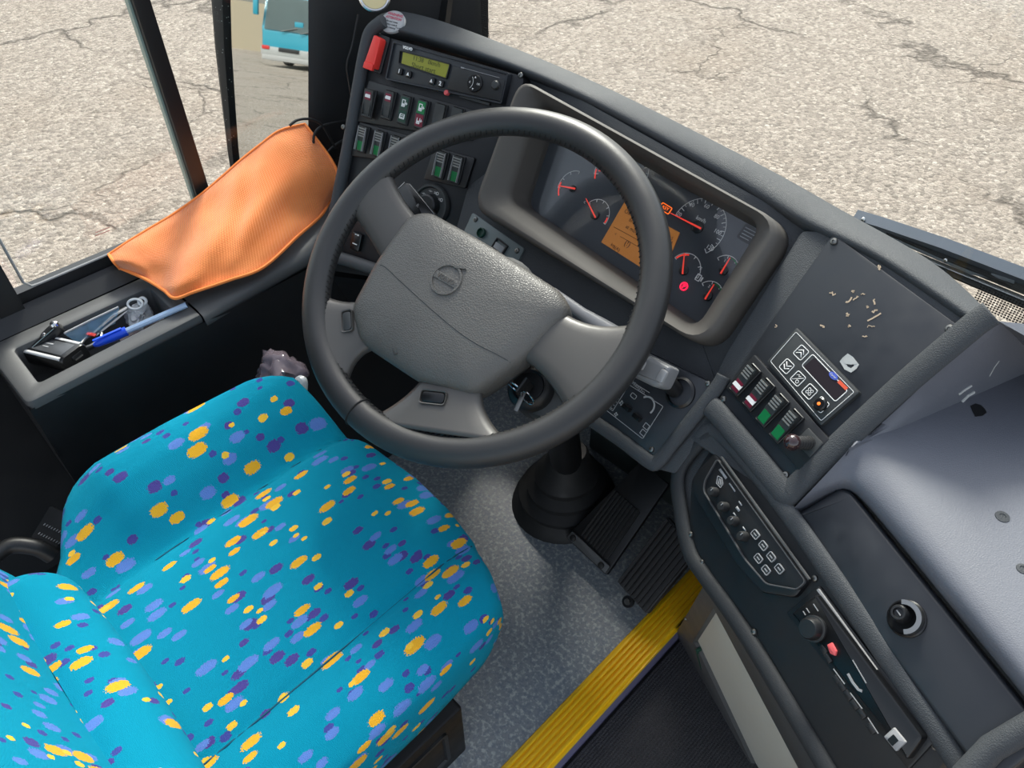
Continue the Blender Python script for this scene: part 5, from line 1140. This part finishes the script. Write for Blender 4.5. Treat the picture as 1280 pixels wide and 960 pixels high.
# suspension box and base
Pc = onz(584, 935, 0)
bm = B(); x1, y1 = Pc.x, Pc.y; slab(bm, roundpoly([(x1-.40, -.25), (x1, -.25), (x1, y1), (x1-.40, y1)], .008), 0, .175, .005); part('base_box', bm, M['platedark'], seat)
bm = B(); m = Matrix(((0, 0, 1, x1), (1, 0, 0, 0), (0, 1, 0, 0), (0, 0, 0, 1)))
P = rrect(.10, .09, .34, .115, .012); Pi2 = inset(P, .010); frame_ring(bm, P, Pi2, [(0, -.001), (.1, .004), (.8, .004), (1, .001), (1.2, -.003)]); part('base_panel', bm, M['gloss'], seat, m)
bm = B(); box(bm, (.13, .085, .004), (.16, .018, .006), .002); part('base_rib', bm, M['black'], seat, m)
bm = B(); prof = [(.15, .17), (.13, .20), (.15, .23), (.13, .26), (.15, .29), (.13, .32), (.15, .35), (.14, .42)]; lathe(bm, prof, 28, Matrix.Translation((-.60, .13, 0))); part('bellows', bm, M['rubber'], seat)
bm = B(); u = onz(466, 953, .40); tube(bm, [u+Vector((-.05, -.03, -.01)), u, u+Vector((.006, -.012, -.004))], .012, 12); part('release_lever', bm, M['orangeplastic'], seat, label='orange lever under the right seat edge')
bm = B(); box(bm, (0, 0, 0), (.050, .062, .010), .003, Matrix.Translation(onz(66, 664, .47)) @ Matrix.Rotation(R(20), 4, 'Z') @ Matrix.Rotation(R(25), 4, 'X')); bel = part('belt_stalk', bm, M['rubber'], seat, label='stitched black webbing stub beside the seat')
bm = B()
mm = Matrix.Translation(onz(66, 664, .4775)) @ Matrix.Rotation(R(20), 4, 'Z') @ Matrix.Rotation(R(25), 4, 'X')
for k in range(2):
    for i in range(9): tube(bm, [mm @ Vector((-.02+i*.005, -.012+k*.014, 0)), mm @ Vector((-.018+i*.005, -.009+k*.014, .0008))], .0008, 4)
part('belt_stitching', bm, M['grey'], bel)
bm = B(); box(bm, (-.865, -.015, .43), (.06, .12, .05), .006, None); part('belt_buckle', bm, M['black'], seat)
bm = B(); tube(bm, spline([onz(-6, 695, .50), onz(15, 682, .50), onz(45, 684, .49), onz(66, 695, .47)], 5), .012, 10); part('adjuster_handle', bm, M['black'], seat)

# ================================================================ ORANGE CLOTH
top = [(136, 318), (160, 302), (186, 286), (216, 268), (250, 244), (276, 222), (301, 200), (326, 180), (350, 163), (381, 155)]
mid = [(142, 327), (169, 326), (194, 326), (217, 322), (246, 305), (284, 288), (318, 268), (352, 236), (386, 215), (421, 213)]
bot = [(150, 336), (180, 349), (205, 364), (219, 374), (243, 366), (288, 351), (330, 335), (373, 296), (402, 270), (413, 250)]
ctl = []
for t, m_, b_ in zip(top, mid, bot):
    A, Cc = onx(*t, -1.198), onz(*b_, .672); D = ((A-CAM).dot(DV)+(Cc-CAM).dot(DV))/2; ctl.append([A, at(*m_, D-.018), Cc])
cols_ = [spline(c, 10) for c in ctl]; nr_ = len(cols_[0]); grid = [spline([c[k] for c in cols_], 6) for k in range(nr_)]
bm = B(); uvl = bm.loops.layers.uv.new('UVMap'); G = []
for k, row in enumerate(grid):
    rr_ = []
    for i, p in enumerate(row):
        s_, v_ = i/(len(row)-1), k/(nr_-1)
        edge = min(1, 6*min(s_, 1-s_, v_, 1-v_))
        w = .015*math.sin(9*s_+4*v_*v_+1.2)*math.sin(math.pi*v_)+.010*noise.noise(Vector((s_*7, v_*4, 2)))+.005*math.sin(22*s_-9*v_)*v_ - .016*math.exp(-((s_-.74+.28*v_)/.045)**2)*math.sin(math.pi*v_) + .010*math.exp(-((s_-.40-.2*v_)/.06)**2)*v_
        q_ = p+Vector((.55, -.35, .6))*w*edge; v = bm.verts.new(q_); rr_.append((v, (s_*.42, v_*.26)))
    G.append(rr_)
for k in range(len(G)-1):
    for i in range(len(G[0])-1):
        qd = (G[k][i], G[k][i+1], G[k+1][i+1], G[k+1][i]); f = bm.faces.new([a[0] for a in qd])
        for l, a in zip(f.loops, qd): l[uvl].uv = a[1]
cl = root('cleaning_cloth', 'orange microfibre cloth draped over the window sill and console', 'cloth', Matrix.Translation((-1.1, .45, .66)))
o = part('cloth_sheet', bm, M['cloth'], cl, smooth=180); md = o.modifiers.new('thick', 'SOLIDIFY'); md.thickness = .003
bm = B(); L = [r_[0][0] for r_ in []]
pth = [p+Vector((0, 0, .002)) for p in grid[-1]]; tube(bm, pth, .0028, 7); pth = [r_[0] for r_ in grid]; tube(bm, pth, .0026, 7); pth = [r_[-1] for r_ in grid]; tube(bm, pth, .0026, 7); tube(bm, grid[0], .0024, 7)
part('hem', bm, plain('hem_orange', srgb(240, 135, 65), .85), cl)

# ================================================================ THINGS IN THE TRAY
TZ = CZ-.062
def axm(p, q):
    """matrix at the middle of p..q, x along it"""
    x = (q-p).normalized(); y = ZZ.cross(x).normalized(); z = x.cross(y); c = (p+q)/2
    return Matrix(((x.x, y.x, z.x, c.x), (x.y, y.y, z.y, c.y), (x.z, y.z, z.z, c.z), (0, 0, 0, 1)))
p, q_ = onz(41, 435, CZ-.028), onz(96, 448, CZ-.006); m = axm(p, q_); Lh = (q_-p).length
r_ = root('usb_charger', 'black and silver car USB charger lying in the tray', 'charger', m)
bm = B(); P = rrect(0, 0, .046, .028, .009, 0, 4); loft(bm, [[(-Lh*.45, a*.9, b_*.9) for a, b_ in P], [(-Lh*.42, a, b_) for a, b_ in P], [(Lh*.47, a, b_) for a, b_ in P], [(Lh*.5, a*.9, b_*.9) for a, b_ in P]], True, True, True); part('body', bm, M['gloss'], r_, m)
bm = B()
for sy in (-1, 1): sweep(bm, [(-Lh*.43, sy*.0185, .0115), (Lh*.46, sy*.0185, .0115)], flat(.0035, .0028))
part('chrome_edge', bm, M['brightsilver'], r_, m)
bm = B(); box(bm, (Lh*.5, .003, .002), (.003, .018, .009), .001); part('usb_port', bm, M['black'], r_, m); bm = B(); box(bm, (Lh*.5+.001, .003, .0), (.003, .013, .002)); part('port_contact', bm, M['steel'], r_, m)
bm = B(); box(bm, (.002, 0, .0135), (Lh*.8, .026, .0015), .0005); part('top_sheen', bm, plain('charger_sheen_grey', srgb(70, 72, 75), .3), r_, m)  # grey plate put in for the pale reflection on the charger's top
bm = B(); box(bm, (-.005, .004, .0145), (.020, .0028, .0005)); box(bm, (-.005, -.003, .0145), (.014, .0020, .0005)); part('printing', bm, M['grey'], r_, m, smooth=None)
p, q_ = onz(42, 436, CZ-.016), onz(76, 407, CZ+.006); m = axm(p, q_); Lh = (q_-p).length
r_ = root('phone_clip', 'black spring clip with silver studs leaning behind the charger', 'clip', m)
bm = B(); box(bm, (0, 0, 0), (Lh, .020, .014), .004); box(bm, (.0, .010, -.006), (Lh*.7, .012, .02), .004); part('body', bm, M['black'], r_, m)
bm = B(); lathe(bm, [(.0065, 0), (.0065, .006), (.004, .009), (.0005, .0095)], 16, T(Lh*.42, 0, .004)); lathe(bm, [(.005, 0), (.0045, .004), (.0005, .006)], 16, T(-Lh*.02, .0, .004)); part('stud', bm, M['chrome'], r_, m)
bm = B(); tube(bm, [(-Lh*.45, -.006, .007), (Lh*.35, -.006, .0075)], .0009, 6); part('spring_wire', bm, M['steel'], r_, m)
def crumple(bm, c, sx, sy, sz, seed, n=12):
    b2 = B(); bmesh.ops.create_icosphere(b2, subdivisions=4, radius=1)
    for v in b2.verts:
        nz = noise.noise(v.co*1.3+Vector((seed, 0, 0)))*.6+abs(noise.noise(v.co*2.6+Vector((0, seed, 0))))*.35-.1
        v.co = v.co*(1+nz); v.co = Vector((v.co.x*sx, v.co.y*sy, v.co.z*sz))
    join(bm, b2, Matrix.Translation(c))
bm = B(); L = []
for k in range(5):
    r0 = [onz(80+68*i/10, 417-33*i/10, CZ-.004).lerp(onz(96+48*i/10, 429-25*i/10, CZ-.024), k/4) for i in range(11)]
    L.append([p+Vector((.003, 0, .0))*noise.noise(p*70)*1.5 for p in r0])
loft(bm, L, False); bmesh.ops.solidify(bm, geom=bm.faces[:], thickness=.0015); L = L[0]
r_ = root('blister_strip', 'crinkled clear blue film strip at the back of the tray', 'packaging', Matrix.Translation(L[0])); part('film', bm, M['film'], r_, smooth=15)
bm = B(); tube(bm, [onz(80, 417, CZ-.003), onz(114, 400, CZ-.003), onz(148, 384, CZ-.003)], .0018, 6); part('welded_edge', bm, M['grey'], r_)
bm = B(); box(bm, (0, 0, 0), (.016, .006, .002), .0005, Matrix.Translation(onz(114, 418, CZ-.022)) @ Matrix.Rotation(.5, 4, 'Z')); part('red_mark', bm, M['red'], r_)
a, b_ = onz(108, 427, CZ-.028), onz(160, 388, CZ-.020); m = axm(a, b_); Lh = (b_-a).length
r_ = root('nail_clipper', 'grey steel clipper with round loop end beside the blue pen', 'clipper', m)
bm = B(); sweep(bm, [(-Lh*.3, 0, 0), (Lh*.2, 0, .003), (Lh*.5, 0, .004)], flat(.0055, .002), up=(0, 0, 1), scale=[.7, 1.2, 1]); sweep(bm, [(-Lh*.3, .002, .004), (Lh*.2, .001, .009), (Lh*.5, 0, .007)], flat(.0045, .0016), up=(0, 0, 1), scale=[.6, 1, 1.2]); part('blade_arm', bm, M['steel'], r_, m)
bm = B(); tube(bm, [(-Lh*.42+.018*math.cos(t), -.004+.011*math.sin(t), .0) for t in [i*math.pi/12 for i in range(24)]], .0026, 8, True); part('loop', bm, M['steel'], r_, m)
a, b_ = onz(117, 432, CZ-.012), onz(233, 381, CZ+.008); m = axm(a, b_); Lh = (b_-a).length
r_ = root('ballpoint_pen', 'blue capped ballpoint pen with clear barrel lying across the tray rim', 'pen', m)
bm = B(); lathe(bm, [(.0045, -.06), (.0045, .06+Lh*.0)], 10); bm.free(); bm = B(); RX = Matrix.Rotation(R(90), 4, 'Y')
lathe(bm, [(.0048, -Lh*.2), (.0048, Lh*.5)], 8, RX); part('barrel', bm, M['barrel'], r_, m)
bm = B(); lathe(bm, [(.0014, -Lh*.2), (.0014, Lh*.46)], 8, RX); part('ink_tube', bm, plain('ink_tube', srgb(200, 205, 225), .4), r_, m)
bm = B(); lathe(bm, [(.0026, -Lh*.5), (.0055, -Lh*.46), (.0072, -Lh*.3), (.0075, -Lh*.15)], 14, RX); box(bm, (-Lh*.33, 0, .0086), (Lh*.3, .0045, .0018), .0006); part('cap', bm, M['blue'], r_, m)
bm = B(); crumple(bm, onz(172, 392, CZ-.034), .026, .022, .018, 3.1); r_ = root('plastic_bag', 'small crumpled clear plastic bag at the front of the tray', 'bag', Matrix.Translation(onz(172, 392, TZ))); part('film', bm, M['clear'], r_, smooth=25)
bm = B(); c = onz(169, 380, CZ-.006); tube(bm, [c+RT*(.012*math.cos(t))+UV_*(.008*math.sin(t)) for t in [i*math.pi/12 for i in range(24)]], .002, 8, True); c = onz(178, 377, CZ-.006); tube(bm, [c+RT*(.006*math.cos(t))+UV_*(.006*math.sin(t)) for t in [i*math.pi/8 for i in range(16)]], .0025, 8, True); part('ring', bm, M['clear'], r_)
bm = B(); L = [onz(x, y, TZ+.004) for x, y in ((150, 425), (205, 398), (212, 388), (180, 395), (140, 412))]; slab(bm, [(p.x, p.y) for p in L], TZ+.001, TZ+.003); r_ = solo('paper_slip', bm, plain('paper_pinkish', srgb(222, 200, 190), .8), 'pale slip of paper lying under the pen', 'paper')
bm = B(); crumple(bm, at(352, 472, 1.27), .050, .034, .042, 8.2); r_ = solo('crumpled_bag', bm, m_clear('pale_bag', srgb(128, 116, 124), .7), 'crumpled pale plastic bag stuffed between seat and console', 'bag', smooth=50)
bm = B(); tube(bm, spline([at(372, 482, 1.22), at(374, 475, 1.215), at(379, 478, 1.21), at(378, 500, 1.22)], 6), .007, 8)
solo('bottle_neck', bm, M['clear'], 'clear plastic loop beside the crumpled pale bag', 'bottle')
# cables at the pillar foot
for L, lab in (([(362, 157), (372, 150), (388, 149), (402, 156), (412, 172), (420, 186)], 'thin black cable arching over the top corner of the orange cloth'),
               ([(392, 182), (393, 168), (402, 158), (420, 153), (440, 150)], 'thin black cable looping beside the pillar foot'),
               ([(404, 202), (410, 190), (424, 178), (440, 172)], 'lowest black cable curving behind the left panel rim'),
               ([(448, 18), (441, 55), (434, 80), (436, 100), (440, 124)], 'black cable hanging down the windscreen pillar')):
    bm = B(); ps = [onx(x, y, -1.16) for x, y in L]; tube(bm, spline(ps, 6), .0024, 8); solo('cable', bm, M['rubber'], lab, 'cable', group=None)

# ================================================================ OUTSIDE
bm = B(); box(bm, (0, 0, GZ-.05), (160, 160, .1)); struct('ground', bm, M['asphalt'])
# exterior mirror
Pm = onx(340, 100, -1.5); v12 = ray(355, 26).normalized(); az = R(172); wv_ = Vector((-math.sin(az), math.cos(az), 0)); n_ = (wv_-v12).normalized()
a_ = ZZ.cross(n_).normalized(); b_ = n_.cross(a_); EM = Plane(0, 0, Pm); EM.a, EM.b, EM.n = a_, b_, n_; EM.fix()
em_ = root('exterior_mirror', 'big black exterior mirror reflecting a turquoise coach', 'mirror', EM.m)
u0, _ = EM.uv(290, 60); u1, vb = EM.uv(298, 205); u2 = EM.uv(430, 60).x; vt = EM.uv(290, -60).y; vbt = EM.uv(340, 330).y
P = roundpoly([EM.uv(286, -60), EM.uv(289, 60), EM.uv(297, 190), EM.uv(305, 260), EM.uv(420, 260), EM.uv(440, -60)], .012, 4); P = [Vector(p) for p in P]
bm = B(); slab(bm, P, -.004, .0); part('mirror_glass', bm, M['mirror'], em_, EM, smooth=20)
Pi = P; Po2 = [Vector(p) for p in roundpoly([EM.uv(256, -70), EM.uv(267, 60), EM.uv(284, 190), EM.uv(299, 280), EM.uv(426, 280), EM.uv(456, -70)], .012, 4)]
bm = B(); frame_ring(bm, Po2, Pi, [(.1, -.07), (0, -.035), (.15, .004), (.4, .012), (.8, .012), (.97, .004), (1.0, .0005), (1.0, -.004)]); loft(bm, [[(p[0], p[1], -.07) for p in inset(Po2, .003)], [(c0_[0]*.6+.0, c0_[1]*.6, -.12) for c0_ in Po2]], True, False, True); part('housing', bm, M['housing'], em_, EM)
bm = B(); tube(bm, [EM.w(.05, vt*.9, -.10), EM.w(.10, vt*1.05, -.12), Vector((-1.24, 1.0, 1.5))], .016, 10); part('mount_arm', bm, M['black'], em_)
# reflected coach behind ours
bc = Pm + wv_*35 + Vector((.30, 0, 0)); bc.z = GZ; hd_ = R(14)
mB = Matrix.Translation(bc) @ Matrix.Rotation(hd_, 4, 'Z')     # local +Y = its front
cb = root('coach', 'turquoise coach parked behind, seen in the exterior mirror', 'coach', mB)
bm = B(); prof = [(0, .45), (.04, 1.25), (.0, 1.5), (-.35, 2.75), (-.7, 3.15), (-11, 3.15), (-11.2, .45)]
rings = [[(x, y, z) for y, z in prof] for x in (-1.25, 1.25)]; loft(bm, rings, True, True, True); bmesh.ops.bevel(bm, geom=[e for e in bm.edges], offset=.08, segments=2, affect='EDGES'); part('body', bm, M['teal'], cb, mB)
bm = B(); loft(bm, [[(-1.13, .05, 1.45), (1.13, .05, 1.45)], [(-1.10, -.30, 2.75), (1.10, -.30, 2.75)]], False); bmesh.ops.solidify(bm, geom=bm.faces[:], thickness=.03); part('windscreen', bm, plain('coach_glass', srgb(92, 110, 112), .15), cb, mB)
bm = B(); box(bm, (0, .06, .62), (2.5, .2, .34), .06); part('bumper', bm, M['coachwhite'], cb, mB)
bm = B(); box(bm, (0, .07, .36), (2.4, .2, .22), .05); part('skirt', bm, M['silver'], cb, mB)
bm = B(); box(bm, (0, .17, .72), (.9, .06, .16), .02); part('grille', bm, M['black'], cb, mB)
for sx_ in (-1, 1):
    bm = B(); box(bm, (sx_*1.02, .165, .74), (.34, .05, .15), .03); part('headlamp', bm, M['lens'], cb, mB)
    bm = B(); box(bm, (sx_*1.42, .22, 2.25), (.22, .16, .62), .05); tube(bm, [(sx_*1.2, -.1, 3.0), (sx_*1.4, .2, 2.95), (sx_*1.42, .22, 2.5)], .04, 8); part('mirror_arm', bm, M['teal'], cb, mB)
    bm = B(); lathe(bm, [(.5, -.14), (.5, .14), (.28, .15), (.01, .12)], 24, Matrix.Translation((sx_*1.08, -2.6, .5)) @ Matrix.Rotation(R(90)*sx_, 4, 'Y')); part('wheel', bm, M['rubber'], cb, mB)
    bm = B(); box(bm, (sx_*1.25, -5.6, 2.1), (.04, 10, .95), .01); part('side_windows', bm, M['black'], cb, mB)
for sx_ in (-.4, .45):
    bm = B(); tube(bm, [(sx_, .12, 1.42), (sx_+.7, .02, 1.62)], .02, 6); part('wiper', bm, M['black'], cb, mB)
bm = B(); box(bm, (.35, -.02, 1.75), (.38, .02, .25), .02); part('windscreen_panel', bm, M['teal'], cb, mB)
# railing, verge and wall behind it
fm = Matrix.Translation(bc+Vector((4.2, -1.0, 0))) 
fr = root('railing', 'pale blue metal railing beside the reflected coach', 'railing', fm)
for k in range(12):
    bm = B(); box(bm, (k*1.6, 0, .65), (.06, .06, 1.3)); part('post', bm, plain('rail_blue', srgb(110, 165, 185), .5) if k == 0 else bpy.data.materials['rail_blue'], fr, fm)
bm = B()
for z in (.35, .8, 1.25): box(bm, (8.8, 0, z), (18, .04, .05))
part('rail', bm, bpy.data.materials['rail_blue'], fr, fm)
bm = B(); box(bm, (4, -9, 1.0), (50, .3, 3.2)); solo('boundary_wall', bm, plain('wall_buff', srgb(140, 130, 112), .85, var=.5), 'buff boundary wall behind the reflected coach', 'wall', Matrix.Translation(bc+Vector((0, -6, 0))))
bm = B(); box(bm, (9.5, -1.2, .04), (20, 1.2, .08)); o = solo('grass_verge', bm, plain('verge_green', srgb(110, 115, 60), .9, var=.6), 'strip of rough grass along the railing', 'grass', Matrix.Translation(bc+Vector((4.2, -1, 0)))); o['kind'] = 'stuff'
# ================================================================ LIGHT AND CAMERA
w = bpy.data.worlds.new('sky'); SC.world = w; w.use_nodes = True; nt = w.node_tree; bg = nt.nodes['Background']
sk = nt.nodes.new('ShaderNodeTexSky'); sk.sky_type = 'NISHITA'; sk.sun_disc = False; sk.sun_elevation = R(46); sk.sun_rotation = R(-40); sk.air_density = 1.2; sk.dust_density = 2.5; hs = nt.nodes.new('ShaderNodeHueSaturation'); hs.inputs['Saturation'].default_value = .45
nt.links.new(sk.outputs[0], hs.inputs['Color']); nt.links.new(hs.outputs[0], bg.inputs[0]); bg.inputs[1].default_value = .16
sun = bpy.data.lights.new('sun', 'SUN'); sun.energy = 3.0; sun.angle = R(14); sun.color = (1, .95, .87); so = bpy.data.objects.new('sun', sun); COL.objects.link(so)
so.rotation_euler = Vector((-.50, .55, .72)).to_track_quat('Z', 'Y').to_euler()
cam = bpy.data.cameras.new('camera'); cam.sensor_width = 36; cam.lens = 36*FPX/1280; cam.clip_start = .02; cam.clip_end = 300
co_ = bpy.data.objects.new('camera', cam); COL.objects.link(co_); co_.location = CAM
co_.matrix_world = Matrix(((RT.x, UV_.x, -DV.x, CAM.x), (RT.y, UV_.y, -DV.y, CAM.y), (RT.z, UV_.z, -DV.z, CAM.z), (0, 0, 0, 1)))
SC.camera = co_
SC.view_settings.view_transform = 'Standard'; SC.view_settings.look = 'None'; SC.view_settings.gamma = 1; SC.view_settings.use_curve_mapping = False; SC.view_settings.exposure = 1.02
